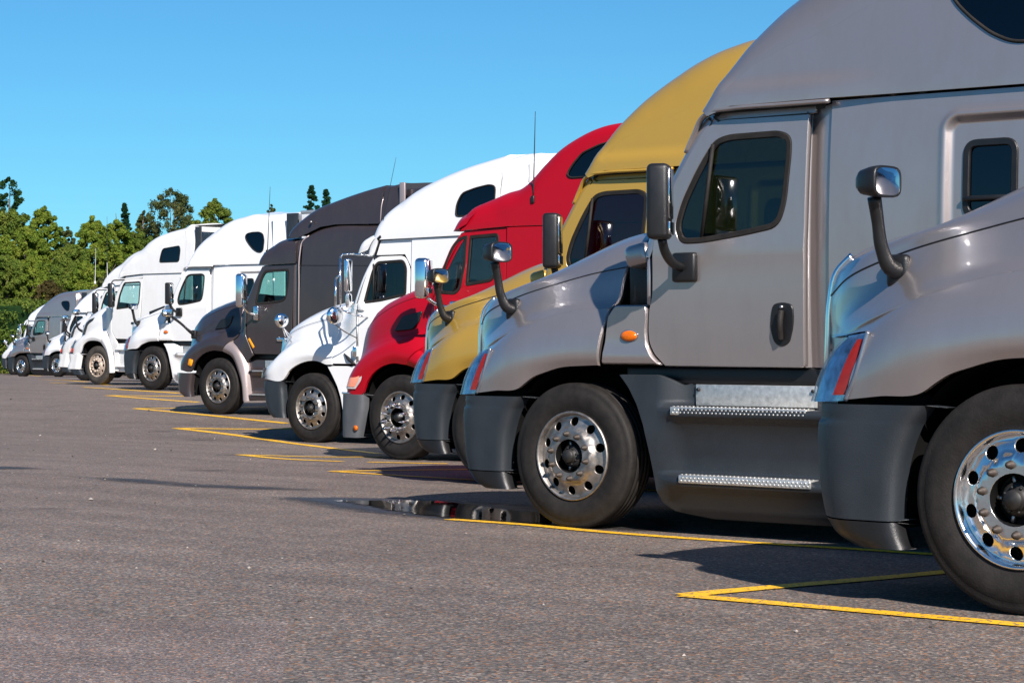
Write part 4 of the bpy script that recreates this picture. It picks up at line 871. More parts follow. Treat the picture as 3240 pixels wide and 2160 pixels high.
        r = lathe([(0, -.03), (.06, -.028), (.1, -.018), (.125, 0), (.128, .015), (.11, .05), (.0, .07)], 24); xf(r, tr(.87, s*1.60, 1.86) @ rot('Z', 90 + s*25))
        ro_ = r.out('round_mirror', ['chrome'], o)
        r = lathe([(0, -.03), (.06, -.028), (.09, -.015), (.105, 0), (.107, .012), (.0, .03)], 24); xf(r, tr(-.50, s*1.30, 1.80) @ rot('Z', 90 + s*25))
        h = r.out('hood_mirror', ['chrome'], root); t = M()
        for q in ((-.66, .93, 1.55), (-.60, 1.0, 1.48), (-.75, .95, 1.49)): tube([(-.50, s*1.29, 1.70), (q[0], s*q[1], q[2])], .010, 6, t)
        tube([(-.50, s*1.30, 1.80), (-.50, s*1.29, 1.69)], .014, 6, t); t.out('mirror_tripod', ['chrome'], h)
    tube([(.86, -1.60, 1.74), (.90, -1.5, 1.66), (.93, -1.22, 1.54)], .008, 6).out('mirror_stay', ['nut'], root)
    antenna(root, (1.30, -1.13, 2.98), (1.62, -1.14, 4.1), .004); tube([(.66, -1.20, 1.32), (.78, -1.205, 1.22), (.86, -1.2, 1.17)], [.005, .03, .02], 6).out('hood_latch', ['plastic_black'], root)
    box(.6, 3.9, -1.08, 1.08, .35, 1.16, .05).out('rocker', ['void'], root)
    for s in (-1, 1): wheel(root, 0, s, 1.2, True, spin=.5)
    cabin(root, .75, (1.38, -.52, 2.04)); chassis(root)
    return root

# ------------------------------------------------------------------ white truck with slanted hood vent and corner lamps
def vent_truck(P='paint_white_dusty', glassm='glass_clear'):
    root = empty('semi_truck'); w = wcab(1.19, 1.75, .025)
    c = [[(-1.2, .95, .835), (-1.12, 1.10, .83), (-1.0, 1.18, .828), (-.70, 1.205, .821), (-.567, 1.21, 1.03), (-.386, 1.21, 1.149), (-.16, 1.21, 1.178), (.02, 1.21, 1.165), (.155, 1.21, 1.134)],
         [(-1.19, .95, .98), (-1.10, 1.10, .98), (-.95, 1.19, 1.0), (-.70, 1.225, 1.09), (-.42, 1.235, 1.22), (-.13, 1.235, 1.27), (.20, 1.23, 1.21)],
         [(-1.15, .94, 1.09), (-1.02, 1.10, 1.10), (-.85, 1.175, 1.15), (-.55, 1.2, 1.25), (-.28, 1.21, 1.325), (0, 1.21, 1.345), (.26, 1.2, 1.29)],
         [(-1.08, .92, 1.18), (-.93, 1.05, 1.19), (-.75, 1.12, 1.26), (-.48, 1.14, 1.34), (-.2, 1.145, 1.39), (.05, 1.15, 1.405), (.32, 1.15, 1.37)],
         [(-1.06, .86, 1.26), (-.9, .98, 1.28), (-.6, 1.04, 1.37), (-.3, 1.07, 1.43), (.0, 1.085, 1.46), (.22, 1.09, 1.45)],
         [(-1.06, .80, 1.45), (-.88, .93, 1.52), (-.55, 1.0, 1.62), (-.15, 1.04, 1.70), (.23, 1.05, 1.73)],
         [(-1.04, .68, 1.62), (-.87, .79, 1.735), (-.6, .85, 1.85), (-.3, .87, 1.965), (-.05, .88, 2.03), (.24, .89, 2.08)],
         [(-1.12, 0, 1.66), (-.9, 0, 1.79), (-.5, 0, 1.95), (.24, 0, 2.15)]]
    hood = hood_obj(root, c, 40, 5, (), P)
    pth = [(-.735, 1.335, .042), (-.70, 1.47, .045), (-.655, 1.60, .05), (-.56, 1.69, .05), (-.385, 1.765, .012)]
    vv = [(-.775, 1.325), (-.745, 1.49), (-.675, 1.655), (-.57, 1.735), (-.36, 1.795), (-.40, 1.705), (-.555, 1.64), (-.625, 1.56), (-.66, 1.46), (-.685, 1.34)]
    v = panel(vv, [], lambda x, z: np.interp(z, [1.3, 1.45, 1.6, 1.7, 1.82], [1.065, 1.03, 1.01, .985, .95]) + .06*(x + .6) + .012, .03, .05, 0, .006, .04, 0, 0).out('hood_vent', ['plastic', 'void'], hood); dup_right(v)
    box(-1.12, -1.06, -.75, .75, .8, 1.6, .03).out('grille', ['plastic_black'], root)
    hl = M().grid(loft([[(-.90, 1.125, 1.212), (-.97, 1.165, 1.03), (-1.035, 1.185, .84)], [(-1.02, 1.08, 1.17), (-1.10, 1.12, .99), (-1.15, 1.12, .835)], [(-1.12, .9, 1.16), (-1.19, .94, .99), (-1.22, .95, .835)]], 10, 4)[0]*np.array([1, -1, 1]) + np.array([-.02, -.02, 0])).out('headlight', ['lens_edge'], root)
    rbox((.05, .012, .12), .01, 2, tr(-1.04, -1.195, .91) @ rot('Y', 10)).out('side_reflector', ['red_lens'], hl); dup_right(hl)
    bumper(root, [(.41, -.795, -1.23), (.55, -.755, -1.19), (.58, -.75, -1.165), (.79, -.69, -1.16), (.815, -.68, -1.15)], (P, 'void'))
    bumper(root, [(.26, -.60, -1.0), (.40, -.72, -1.12)], ('plastic', 'void'), 'air_dam')
    wheel_well(root, [(-.70, .35), (-.68, .72), (-.58, 1.0), (-.35, 1.12), (-.1, 1.15), (.15, 1.1), (.32, .92), (.44, .68), (.48, .33)])
    f = [[(.155, 1.205, 1.134), (.333, 1.205, .943), (.467, 1.205, .679), (.49, 1.205, .32)], [(.24, 1.24, 1.22), (.41, 1.24, 1.0), (.52, 1.24, .70), (.56, 1.235, .32)], [(.30, 1.22, 1.31), (.45, 1.225, 1.06), (.57, 1.22, .72), (.61, 1.215, .325)], [(.35, 1.15, 1.37), (.49, 1.16, 1.11), (.61, 1.15, .74), (.645, 1.14, .33)]]
    m = M(); G = loft(f, 24, 4)[0]*np.array([1, -1, 1]); m.grid(G); B = G[0].copy(); B[:, 1] += .05; m.grid([G[0], B]); m.out('rear_fender', [P], root)
    cs = panel(rnd([(.25, 2.05), (.235, 1.45), (.335, 1.375, 0), (.50, 1.12, 0), (.62, .80, 0), (.66, .36, 0), (.80, .36, 0), (.80, 1.09, 0), (.71, 1.215), (.555, 1.44), (.58, 1.99, 0), (.45, 2.05)], .02), [], lambda x, z: 1.10 + .08*ss(.25, .55, x) - .03*ss(1.1, .8, z), .04, .06).out('cowl_side', [P, 'void'], root); dup_right(cs)
    win = rnd([(.755, 1.995, .05), (.86, 2.36, .1), (1.0, 2.64, .08), (1.06, 2.70, .05), (1.70, 2.715, .08), (1.66, 2.16, .1), (1.58, 2.06, .1)], .06)
    dout = rnd([(.60, 1.99), (.565, 1.45), (.72, 1.22), (1.65, 1.2, .04), (1.69, 1.87, 0), (1.78, 2.795, .02), (1.02, 2.76, .06), (.89, 2.62, .1), (.73, 2.33, .1)], .04)
    d = add_door(root, dout, win, w, P, glassm); box(1.35, 1.58, -1.205, -1.17, 1.6, 1.66, .015).out('door_handle', ['plastic_black'], d); dup_right(d)
    pp = [(.46, 1.96), (.58, 2.18), (.72, 2.44), (.82, 2.62), (.91, 2.75)]
    pillar(root, pp, [.09], w, (1.6, 2.2), P); windshield(root, pp, [.09], w, (1.6, 2.2), glassm)
    ap = [(.84, 2.79), (.90, 2.89), (.997, 3.018), (1.129, 3.14), (1.304, 3.285), (1.60, 3.43), (1.911, 3.632), (2.169, 3.768), (2.468, 3.875), (2.849, 3.963), (3.2, 4.02), (3.40, 4.075)]
    rad = [.1, .2, .3, .36, .4, .42, .4, .36, .32, .28, .25]
    wr = lambda x, z: 1.18 - .08*np.clip((z - 2.9)/1.1, 0, 1)**1.5 + .02*ss(2.98, 2.92, z)
    rw = rnd([(2.425, 3.20), (2.47, 3.42), (2.53, 3.55), (3.16, 3.61), (3.20, 3.50), (3.17, 3.20)], .07, 5)
    ro, Q = roof_obj(root, true_front(ap, rad, wr, 1.08), rad, wr, (2.5, 2.9), [(3.40, 2.912), (1.74, 2.912), (1.08, 2.87), (.98, 2.84)], [rw], P, 'roof', .07, .07)
    roof_seal(ro, rw, wr)
    for s in (-1, 1): panel(rw, [], lambda x, z: wr(x, z) - .006, 0, .1, 0, .001, .05, 0, 0, None, s).out('roof_window', ['glass_black', 'glass_black'], ro)
    sl = panel([(1.70, 1.2), (3.40, 1.2), (3.40, 2.904), (1.79, 2.904), (1.785, 2.8)], [], wcab(1.195, 1.8, .02), .03, .12).out('sleeper_side', [P, 'cabin'], root); dup_right(sl)
    uc = panel([(1.03, 2.77), (1.79, 2.805), (1.785, 2.904), (1.12, 2.86)], [], w, .03, .08).out('cab_upper', [P, 'cabin'], root); dup_right(uc)
    ex = panel(rnd([(3.41, 1.2), (3.72, 1.2), (3.72, 3.4), (3.78, 4.10), (3.60, 4.12), (3.41, 4.08)], .04), [], lambda x, z: wr(x, z) + .015 - .06*ss(3.75, 4.12, z), .03, .12).out('side_extender', [P, 'plastic_black'], root)
    box(3.74, 3.97, -1.14, -1.11, 1.25, 4.08, .01).out('extender_edge', ['plastic'], ex); dup_right(ex)
    box(3.38, 3.41, -1.12, 1.12, 1.2, 4.0, 0).out('sleeper_back', [P], root)
    box(3.6, 5.2, -1.02, 1.02, 4.10, 4.125, .005).out('gap_cover', ['plastic_black'], root)
    for s in (-1, 1):
        m = rbox((.15, .20, .64), .05, 3, tr(.92, s*1.50, 2.36) @ rot('Z', -s*24)); o = m.out('door_mirror', ['plastic_black'], root)
        rbox((.012, .16, .44), .004, 1, tr(.92, s*1.50, 2.43) @ rot('Z', -s*24) @ tr(.076, 0, 0)).out('mirror_glass', ['chrome'], o)
        tube([(.93, s*1.5, 2.66), (.94, s*1.47, 2.73), (1.0, s*1.3, 2.76), (1.04, s*1.15, 2.77)], .018, 8).out('mirror_arm', ['plastic_black'], o)
        hood_mirror(root, (-.45, s*.98, 1.50), (-.55, s*1.45, 1.93), [(-.95, s*.9, 1.42), (-.96, s*1.0, 1.47), (-.85, s*1.18, 1.62), (-.62, s*1.42, 1.82)], (.09, .2, .16), s*28, basesz=None)
    st = box(.68, 3.3, -1.12, 1.12, .34, 1.10, .03); st.out('side_fairing', [P], root)
    for z in (.95, .50): box(.72, 1.7, -1.20, -1.10, z-.03, z+.01, .01).out('step', [P], root)
    box(.6, 3.4, -1.05, 1.05, 1.08, 1.21, .02).out('rocker', ['plastic_black'], root)
    for s in (-1, 1): wheel(root, 0, s, 1.2, True, spin=.8)
    cabin(root, .45, (1.2, -.52, 2.08)); chassis(root)
    return root
def trailer(zr=4.0, reefer=False):
    root = empty('semi_trailer')
    b = box(5.0, 20.5, -1.29, 1.29, 1.15, zr, .02); b.out('body', ['trailer_white'], root)
    for s in (-1, 1): box(4.99, 20.5, s*1.285-.02, s*1.285+.02, zr - .05, zr + .015, .005).out('roof_rail', ['trailer_silver'], root)
    if reefer:
        u = box(4.45, 4.99, -1.0, 1.0, 2.3, zr - .02, .05); box(4.44, 4.46, -.8, .8, 2.5, 3.3, .01, u, 1)
        u.out('cooling_unit', ['trailer_silver', 'void'], root)
    for y in (-1.1, 0, 1.1): box(4.97, 5.0, y-.06, y+.06, zr - .12, zr - .08, .005).out('marker_light', ['amber'], root)
    for s in (-1, 1): box(7.6, 7.72, s*.8-.06, s*.8+.06, -.0, 1.15, .01).out('landing_leg', ['void'], root)
    for x in (17.5, 18.8):
        for s in (-1, 1): wheel(root, x, s, 1.25, False)
    return root

# ------------------------------------------------------------------ the row of trucks
def place(root, xw, p, zg, label, group='semi trucks parked side by side', cat='truck'):
    root.location = (xw, p + 1.2, zg); tag(root, label, cat, group); return root
T2 = place(aero_truck(), -9.32, 12.18, .06, 'silver grey semi truck standing between the nearest truck and the gold one')
T1 = place(copy_tree(T2, {'alloy': 'alloy_polished'}), -4.36, 8.97, .16, 'nearest silver grey semi truck, only hood, bumper and front wheel inside the right edge')
T3 = place(copy_tree(T2, {'paint_grey': 'paint_gold'}), -13.12, 15.9, .045, 'mustard gold semi truck between the silver and the red one')
T4 = place(red_truck(), -17.59, 19.57, -.05, 'deep red semi truck with spiked chrome wheel nuts')
T5 = place(white_truck(), -22.34, 22.92, -.11, 'white semi truck with round chrome hood mirrors beside the red one')
T6 = place(brown_truck(), -29.17, 27.5, .05, 'dark brown semi truck with chrome mirror housings and tall roof fairing')
T7 = place(aero_truck('paint_white', 'glass_green', 'paint_white', 'plastic', True), -38.74, 34.4, .24, 'white semi truck with dark grey bumper and teardrop roof window beyond the brown one')
T8 = place(vent_truck(), -45.06, 38.1, .23, 'white semi truck with dusty tan front wheel and slanted black hood vent')
for w_ in T8.children:
    if w_.name.startswith('wheel') and not w_.name.startswith('wheel_w'):
        for c_ in w_.children:
            for sl_ in c_.material_slots:
                k_ = {'alloy': 'alloy_dusty', 'rubber': 'rubber_dusty', 'nut': 'alloy_dusty'}.get(sl_.material.name)
                if k_: sl_.link = 'OBJECT'; sl_.material = MAT[k_]
T9 = place(copy_tree(T8, {'alloy_dusty': 'alloy', 'rubber_dusty': 'rubber'}), -52.36, 43.72, .18, 'white semi truck half hidden behind the one with the dusty wheel')
T10 = place(copy_tree(T2, {'paint_grey': 'paint_white', 'alloy': 'alloy_polished'}), -76.96, 62.74, -.2, 'white semi truck with dark bumper next to the distant grey one')
T11 = place(copy_tree(T2, {'alloy': 'alloy_polished', 'glass_dark': 'glass_green'}), -83.94, 66.28, -.32, 'small far grey semi truck with teardrop roof window near the left edge')
T12 = place(copy_tree(T5, {}), -95.48, 74.84, -.44, 'farthest white semi truck, mostly hidden behind the small grey one')
for T, z, rf, lb in ((T5, 3.95, False, 'white trailer coupled to the white truck with chrome mirrors'), (T7, 4.0, True, 'white refrigerated trailer behind the white truck with the teardrop window'), (T8, 4.0, True, 'white refrigerated trailer behind the truck with the dusty wheel')):
    tl = trailer(z, rf); tl.location = T.location; tag(tl, lb, 'trailer', 'trailers coupled to the trucks')
plain('whip_white', (.7, .7, .68), .4)
antenna(T9, (.62, -1.25, 3.0), (.66, -1.25, 4.05), .006, mat='whip_white'); antenna(T9, (1.05, -1.1, 2.95), (1.0, -1.1, 5.0), .007); antenna(T9, (1.05, -1.13, 2.95), (1.04, -1.13, 3.6), .008, mat='whip_white')

# ------------------------------------------------------------------ painted stall lines, puddle, wet patches
def yellow():
    m, nt, b = nmat('line_paint'); co = texco(nt)
    wear = ramp(nt, noise(nt, co, 38, 4, .7), [(.40, 1), (.47, 0)]); big = noise(nt, co, 1.3, 4)
    c = mix(nt, ramp(nt, big, [(.3, 0), (.7, 1)]), (.88, .45, .006), (.95, .54, .010))
    nt.links.new(mix(nt, wear, c, (.16, .12, .08)), b.inputs['Base Color']); setp(b, Roughness=.65); return m
yellow()
def wet(name, col, rough, lo, hi, scale):
    m, nt, b = nmat(name); co = texco(nt); setp(b, Base_Color=rgb(col), Roughness=rough); b.inputs['Specular IOR Level'].default_value = .6
    at = nt.nodes.new('ShaderNodeAttribute'); at.attribute_name = 'edge'
    s_ = nt.nodes.new('ShaderNodeMath'); s_.operation = 'ADD'; nt.links.new(at.outputs['Fac'], s_.inputs[0])
    n = noise(nt, co, scale, 5, .7); o = nt.nodes.new('ShaderNodeMath'); o.operation = 'MULTIPLY_ADD'; o.inputs[1].default_value = .9; o.inputs[2].default_value = -.45
    nt.links.new(n, o.inputs[0]); nt.links.new(o.outputs[0], s_.inputs[1])
    a = ramp(nt, s_.outputs[0], [(lo, 0), (hi, 1)])
    nt.links.new(a, b.inputs['Alpha']); return m
wet('puddle_water', (.016, .0145, .013), .03, .06, .22, 9)
wet('wet_asphalt', (.03, .027, .026), .5, .05, .7, 5)
wet('wet_streak', (.032, .028, .027), .6, .30, 1.0, 2.2)
wet('wet_sheen', (.02, .02, .024), .10, .5, .62, 16)
def blob(name, P, mat, dz, kind='structure', d=.08, grid=.08):
    """flat sheet lying on the ground; the attribute 'edge' grows from 0 at its outline"""
    P = np.array(P); L = len(P); Q = spl(np.vstack([P, P[:1]]), max(24, L*6))[:-1]
    V, T = tri([Q], grid)
    e = np.full(len(V), 9.)
    for i in range(len(Q)):
        a, b = Q[i], Q[(i+1) % len(Q)]; ab = b-a; t = np.clip(((V-a)@ab)/(ab@ab+1e-9), 0, 1); e = np.minimum(e, np.linalg.norm(V - (a + t[:, None]*ab), axis=1))
    o = M().add(np.c_[V, gz(V[:, 1]) + dz], T).out(name, [mat]); facing_up(o)
    at = o.data.attributes.new('edge', 'FLOAT', 'POINT')
    co = np.empty(len(o.data.vertices)*3); o.data.vertices.foreach_get('co', co); at.data.foreach_set('value', np.clip(e/.45, 0, 1))
    o['kind'] = kind; return o
LINES = [[(-5.933, 8.638), (-4.169, 8.655), (-1.0, 8.62)], [(-5.933, 8.638), (-5.85, 9.207), (-5.728, 10.73), (-5.70, 11.8)], [(-10.475, 12.199), (-9.616, 12.166), (-9.096, 12.05), (-8.017, 11.98), (-6.968, 12.03), (-3.5, 12.03)], [(-16.015, 16.737), (-13.761, 16.51), (-10, 16.3)], [(-16.015, 16.737), (-15.73, 17.542), (-15.382, 18.279), (-15.0, 19.0)], [(-19.821, 19.055), (-18.369, 18.568), (-17.635, 18.62)], [(-17.349, 18.75), (-16.506, 19.2)], [(-19.821, 19.055), (-18.658, 19.458), (-18.3, 20.077)], [(-26.979, 24.48), (-24.972, 23.77), (-19.033, 20.785)], [(-26.979, 24.48), (-25.264, 24.909), (-24.6, 25.4)], [(-32.384, 28.328), (-30.646, 27.746), (-25.993, 26.084)], [(-32.384, 28.328), (-31.678, 28.68), (-30.879, 29.152), (-30.227, 29.741)], [(-37.534, 32.021), (-35.66, 31.387), (-32.981, 30.55)], [(-37.534, 32.021), (-35.326, 32.333)], [(-42.415, 35.427), (-39.386, 34.242), (-36.684, 33.404)], [(-48.608, 39.409), (-46.352, 38.716), (-44.398, 37.97)], [(-55.393, 44.452), (-52.628, 43.286), (-49.742, 41.676)], [(-93.239, 74.22), (-88.428, 71.107)], [(-107.14, 83.028), (-98.789, 77.619)], [(-122.541, 94.964), (-117.929, 92.121)], [(-135.71, 105.169), (-131.659, 102.809)]]
for P in LINES:
    Q = spl(P, max(8, int(np.linalg.norm(np.array(P[-1]) - np.array(P[0]))/.25))); t = np.gradient(Q, axis=0); t /= np.linalg.norm(t, axis=1)[:, None]; n = np.c_[-t[:, 1], t[:, 0]]
    hw = .068 + .003*np.sin(np.arange(len(Q))*1.7) + .0007*np.clip(Q[:, 1] - 12, 0, 30)
    rows = [np.c_[Q + n*(hw*k)[:, None], gz((Q + n*(hw*k)[:, None])[:, 1]) + .006] for k in (-1, 1)]
    o = facing_up(M().grid(rows).out('parking_line', ['line_paint'])); o['kind'] = 'structure'
blob('puddle', [(-12.55, 13.10), (-12.3, 13.35), (-11.865, 13.62), (-11.367, 13.55), (-10.773, 13.3), (-10.284, 13.15), (-9.6, 12.95), (-9.2, 12.5), (-9.5, 12.27), (-9.9, 12.24), (-10.23, 12.24), (-10.499, 12.23), (-11.04, 12.38), (-11.833, 12.74), (-12.3, 12.96)], 'puddle_water', .010)
blob('wet_patch', [(-13.4, 13.1), (-12.4, 13.75), (-11.3, 13.95), (-10.2, 13.6), (-9.0, 13.2), (-8.6, 12.4), (-10.2, 12.05), (-11.4, 12.2), (-12.6, 12.7)], 'wet_asphalt', .004)
for P, Pi in (([(-19.9, 14.55), (-18.953, 14.95), (-18.3, 14.95), (-17.6, 14.72), (-18.131, 14.45), (-18.242, 14.2), (-18.7, 13.95)], [(-19.2, 14.6), (-18.9, 14.75), (-18.5, 14.7), (-18.6, 14.45), (-18.9, 14.35)]),
              ([(-17.3, 13.9), (-16.611, 14.2), (-15.933, 14.34), (-15.058, 14.15), (-14.19, 14.32), (-13.2, 14.1), (-13.71, 13.7), (-14.196, 13.45), (-14.808, 13.40), (-15.417, 13.42), (-16.203, 13.55)], [(-16.7, 13.9), (-16.2, 14.05), (-15.5, 13.98), (-15.2, 13.8), (-15.7, 13.68), (-16.3, 13.74)])):
    blob('wet_patch', P, 'wet_streak', .004); blob('puddle', Pi, 'wet_sheen', .009, d=.05, grid=.06)
pp = M(); Pq = [(-7.969, 5.834), (-7.713, 5.977), (-7.13, 6.369), (-6.67, 6.702), (-5.463, 5.46), (-4.998, 4.983), (-5.841, 4.277)]
pp.add([(x, y, float(gz(y)) + .003) for x, y in Pq], [tuple(range(len(Pq)))]); o = facing_up(pp.out('asphalt_patch', ['asphalt_patch'])); o['kind'] = 'structure'
# scattered grit and paper bits: far too many and small to count
gm = M()
for k in range(420):
    y = RNG.uniform(5, 30); x = -y*1.25 + RNG.uniform(-6, 6); r = RNG.uniform(.004, .013)*(1 + (RNG.random() < .06)*1.5)
    q = RNG.normal(size=(6, 3)); q = np.array([(1, 0, 0), (0, 1, 0), (0, 0, .6), (-1, 0, 0), (0, -1, 0), (0, 0, -.6)])*r*RNG.uniform(.6, 1.4, (6, 1))
    gm.add(q + np.array([x, y, float(gz(y)) + r*.4]), [(0, 1, 2), (1, 3, 2), (3, 4, 2), (4, 0, 2), (1, 0, 5), (3, 1, 5), (4, 3, 5), (0, 4, 5)], int(RNG.random() < .45), False)
plain('grit', (.30, .26, .23), .8, 0, .5, 30); plain('grit_dark', (.06, .055, .05), .8, 0, .5, 30)
o = gm.out('grit', ['grit', 'grit_dark']); o['kind'] = 'stuff'

# ------------------------------------------------------------------ hedge and trees behind the lot
def foliage(name, cols, trans=.42):
    m = bpy.data.materials.new(name); m.use_nodes = True; MAT[name] = m; nt = m.node_tree; nt.nodes.clear()
    out = nt.nodes.new('ShaderNodeOutputMaterial'); co = texco(nt)
    n = mix(nt, .5, noise(nt, co, .45, 3), noise(nt, co, 2.6, 2)); c = ramp(nt, n, [(.36, cols[0]), (.5, cols[1]), (.66, cols[2])])
    d = nt.nodes.new('ShaderNodeBsdfDiffuse'); t = nt.nodes.new('ShaderNodeBsdfTranslucent'); mx = nt.nodes.new('ShaderNodeMixShader'); mx.inputs[0].default_value = trans
    nt.links.new(c, d.inputs[0]); nt.links.new(c, t.inputs[0]); nt.links.new(d.outputs[0], mx.inputs[1]); nt.links.new(t.outputs[0], mx.inputs[2]); nt.links.new(mx.outputs[0], out.inputs[0])
foliage('leaf_green', [(.08, .135, .022), (.17, .235, .035), (.28, .30, .05)])
foliage('leaf_mid', [(.065, .115, .024), (.135, .19, .035), (.22, .24, .05)])
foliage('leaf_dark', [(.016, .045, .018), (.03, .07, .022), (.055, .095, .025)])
foliage('leaf_olive', [(.05, .07, .03), (.09, .115, .04), (.16, .15, .06)])
foliage('leaf_brown', [(.05, .055, .02), (.09, .075, .03), (.14, .10, .04)])
foliage('leaf_conifer', [(.012, .04, .02), (.022, .06, .028), (.035, .075, .03)])
plain('bark', (.11, .085, .065), .9, 0, .4, 3)
def leaves(C, n_per, rad, size, up=.5, flat=.8, seed=0):
    g = np.random.default_rng(seed); K = len(C); N = K*n_per
    d = g.normal(size=(N, 3)); d /= np.linalg.norm(d, axis=1)[:, None]; r = g.random(N)**.45
    rr = np.repeat(rad if hasattr(rad, '__len__') else np.full(K, rad), n_per)
    off = d*(r*rr)[:, None]; off[:, 2] *= flat
    pos = np.repeat(C, n_per, 0) + off
    nr = d*1.0 + g.normal(size=(N, 3))*.55 + np.array([0, 0, up]); nr /= np.linalg.norm(nr, axis=1)[:, None]
    a = np.cross(nr, g.normal(size=(N, 3))); a /= np.linalg.norm(a, axis=1)[:, None]; b = np.cross(nr, a)
    s = size*g.uniform(.6, 1.35, (N, 1)); L = s*1.35
    V = np.stack([pos + a*L, pos + b*s*.62, pos - a*L, pos - b*s*.62], 1).reshape(-1, 3)
    return V, np.arange(N*4).reshape(-1, 4)
def leaf_obj(name, V, F, mat, parent):
    me = bpy.data.meshes.new(name); me.vertices.add(len(V)); me.vertices.foreach_set('co', V.ravel().astype(np.float32))
    me.loops.add(F.size); me.loops.foreach_set('vertex_index', F.ravel().astype(np.int32)); me.polygons.add(len(F))
    me.polygons.foreach_set('loop_start', np.arange(0, F.size, 4, dtype=np.int32)); me.polygons.foreach_set('loop_total', np.full(len(F), 4, dtype=np.int32))
    me.materials.append(MAT[mat]); me.update(); me.validate()
    o = bpy.data.objects.new(name, me); COL.objects.link(o)
    if parent: o.parent = parent
    return o
FD = 5000.
def spot(xd, Z):                                   # a place on the lot's far side, by bearing and distance
    u = (xd - 1176)/FD; X = u*Z; return .777*X - .629*Z, .629*X + .777*Z
def tree(kind, xd, top, wd, Z, leaf, label, seed, name='tree', base=.04, gaps=.0):
    g = np.random.default_rng(seed); x, y = spot(xd, Z); z0 = float(gz(min(y, 199))) - .05
    H = 1.38 + (784 - top)/FD*Z - z0; W = wd/FD*Z*.5*(1.0 if kind == 'conifer' else 1.36)
    root = empty(name, (x, y, z0)); tag(root, label, 'tree', 'trees behind the parking lot'); tm = M()
    tube([(0, 0, 0), (g.normal()*.15, g.normal()*.15, H*.4), (g.normal()*.3, g.normal()*.3, H*.94)], [H*.022 + .05, H*.014 + .03, .02], 8, tm, n=14)
    if kind == 'conifer':
        C = []; R = []
        for k in range(int(60 + H*9)):
            f = g.random()**.8; rr = W*(1 - f)**.8*(.45 + .55*g.random()); a = g.random()*6.283
            C.append((rr*math.cos(a), rr*math.sin(a), H*(.08 + .92*f))); R.append(.16 + .30*W*(1 - f)*.6)
        V, F = leaves(np.array(C), 60, np.array(R), .07 + .003*H, .2, .5, seed)
        V[:, 2] = np.minimum(V[:, 2], H*1.01)
    else:
        n, rk, npl = {'dense': (340, .125, 135), 'feather': (300, .10, 95), 'sparse': (150, .15, 110)}[kind]; C = []; R = []; ph = g.random(6)*6.283
        for _ in range(n):
            f = base + (1 - base)*g.random()**.85; a = g.random()*6.283
            env = math.sqrt(max(0, 1 - (max(0, f - .45)/.57)**2.6)) * (1 - .05*max(0, .42 - f)/.42)
            if kind == 'feather': env = math.sqrt(max(0, 1 - (max(0, f - .6)/.42)**2)) * (1 - .5*max(0, .6 - f)/.6)
            env *= 1 + .22*math.sin(2*a + 6*f + ph[0]) + .18*math.sin(3*a - 9*f + ph[1]) + .13*math.sin(17*f + ph[2])
            r = (.25 + .75*g.random()**.55)*env*W*.92
            if kind == 'sparse' and math.sin(5*a + 14*f + ph[3]) > .45: continue
            C.append((r*math.cos(a), r*math.sin(a), H*f*.965)); R.append(W*rk*g.uniform(.7, 1.5))
        for _ in range(10 if kind != 'sparse' else 5):                     # shoots along the top
            a = g.random()*6.283; r = W*.45*g.random(); C.append((r*math.cos(a), r*math.sin(a), H*(.99 - .12*(r/W/.45)**2))); R.append(W*rk*.6)
        C = np.array(C); R = np.array(R)
        V, F = leaves(C, npl, R, .045 + .0034*H if kind != 'feather' else .04 + .0024*H, .45, 1.0, seed)
        for k in g.choice(len(C), 16, replace=False):
            c = C[k]; tube([(0, 0, c[2]*.55), (c[0]*.45, c[1]*.45, c[2]*.78), tuple(c)], [.06, .035, .012], 5, tm, n=6)
    tm.out('trunk', ['bark'], root)
    leaf_obj('crown', V, F, leaf, root)
    return root
TREES = [
 ('sparse', 22, 405, 78, 190, 'leaf_dark', 'tall dark gappy tree rising highest at the left edge'),
 ('dense', 30, 482, 104, 150, 'leaf_mid', 'broad green tree at the left edge, below the tall dark one'),
 ('dense', 102, 474, 70, 156, 'leaf_green', 'upright green tree second from the left edge'),
 ('feather', 155, 520, 46, 172, 'leaf_olive', 'dull olive tree in the gap between two bright green ones'),
 ('dense', 213, 496, 84, 146, 'leaf_green', 'bright green leafy tree right of the gap, with pointed top shoots'),
 ('dense', 268, 505, 82, 149, 'leaf_green', 'bright green leafy tree next to the slim conifer'),
 ('dense', 314, 525, 66, 151, 'leaf_mid', 'rounded green tree sloping down to the white truck roof'),
 ('conifer', 286, 468, 100, 205, 'leaf_conifer', 'slim conifer poking up behind the bright green trees'),
 ('feather', 392, 432, 128, 186, 'leaf_olive', 'wide feathery tree with bare reddish twigs above the white truck roofs'),
 ('feather', 335, 480, 62, 190, 'leaf_olive', 'low feathery branch crown left of the widest feathery tree'),
 ('dense', 497, 453, 92, 182, 'leaf_mid', 'round dark green tree above the second white roof'),
 ('feather', 622, 466, 34, 200, 'leaf_olive', 'small tree top beside the whip antenna'),
 ('conifer', 716, 428, 165, 200, 'leaf_conifer', 'taller of the two conifers above the brown truck roof'),
 ('dense', 60, 520, 100, 144, 'leaf_green', 'green tree standing in front between the two left ones'),
 ('dense', 160, 562, 90, 143, 'leaf_mid', 'lower green tree filling the gap below the dull olive one'),
 ('conifer', 749, 437, 150, 206, 'leaf_conifer', 'shorter of the two conifers above the brown truck roof'),
]
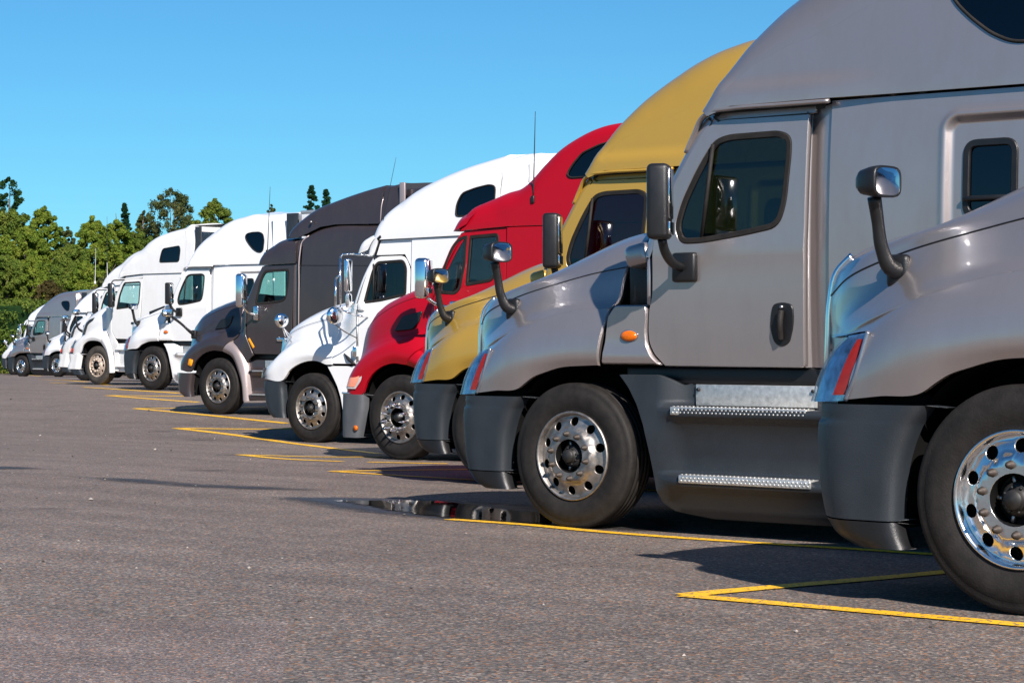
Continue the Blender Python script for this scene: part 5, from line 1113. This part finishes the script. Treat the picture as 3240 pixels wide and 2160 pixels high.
for i, (k, xd, tp, wd, Z, lf, lb) in enumerate(TREES): tree(k, xd, tp, wd, Z, lf, lb, 40 + i, 'conifer' if k == 'conifer' else 'tree')
SHRUBS = [(12, 585, 86, 136, 'leaf_mid', 'green shrub mass rising over the hedge at the left edge'), (72, 588, 78, 137, 'leaf_green', 'green shrub beside the brown one above the hedge'), (112, 640, 60, 133, 'leaf_brown', 'brownish drying shrub above the far white truck'),
          (150, 590, 74, 138, 'leaf_mid', 'green shrub under the dull olive tree'), (196, 600, 80, 136, 'leaf_green', 'light green shrub behind the white whip antenna'), (243, 632, 60, 132, 'leaf_olive', 'grey green bush touching the white truck roof'), (300, 600, 90, 140, 'leaf_mid', 'green shrub hidden low behind the white trucks'), (400, 590, 140, 142, 'leaf_mid', 'broad shrub low behind the two white roofs')]
for i, (xd, tp, wd, Z, lf, lb) in enumerate(SHRUBS):
    t = tree('dense', xd, tp, wd, Z, lf, lb, 90 + i, 'shrub', .02); t['category'] = 'shrub'; t['group'] = 'shrubs behind the hedge'
hx0, hy0 = spot(-60, 126); hx1, hy1 = spot(420, 118); hz = float(gz(90))
hr = empty('hedge', (hx0, hy0, hz - .1)); tag(hr, 'tall clipped olive green hedge along the far edge of the lot', 'hedge')
g = np.random.default_rng(5); L = math.hypot(hx1-hx0, hy1-hy0); hu = np.array([(hx1-hx0)/L, (hy1-hy0)/L]); hn = np.array([-hu[1], hu[0]]); C = []
for k in range(520):
    s_, t_, zz = g.uniform(0, L), g.uniform(-.9, .9), g.uniform(.1, 4.15); C.append((hu[0]*s_ + hn[0]*t_, hu[1]*s_ + hn[1]*t_, zz))
V, F = leaves(np.array(C), 130, .55, .07, .5, .8, 3); V[:, 2] = np.clip(V[:, 2], 0, 4.45 + .12*np.sin(V[:, 0]*3)); leaf_obj('foliage', V, F, 'leaf_mid', hr)
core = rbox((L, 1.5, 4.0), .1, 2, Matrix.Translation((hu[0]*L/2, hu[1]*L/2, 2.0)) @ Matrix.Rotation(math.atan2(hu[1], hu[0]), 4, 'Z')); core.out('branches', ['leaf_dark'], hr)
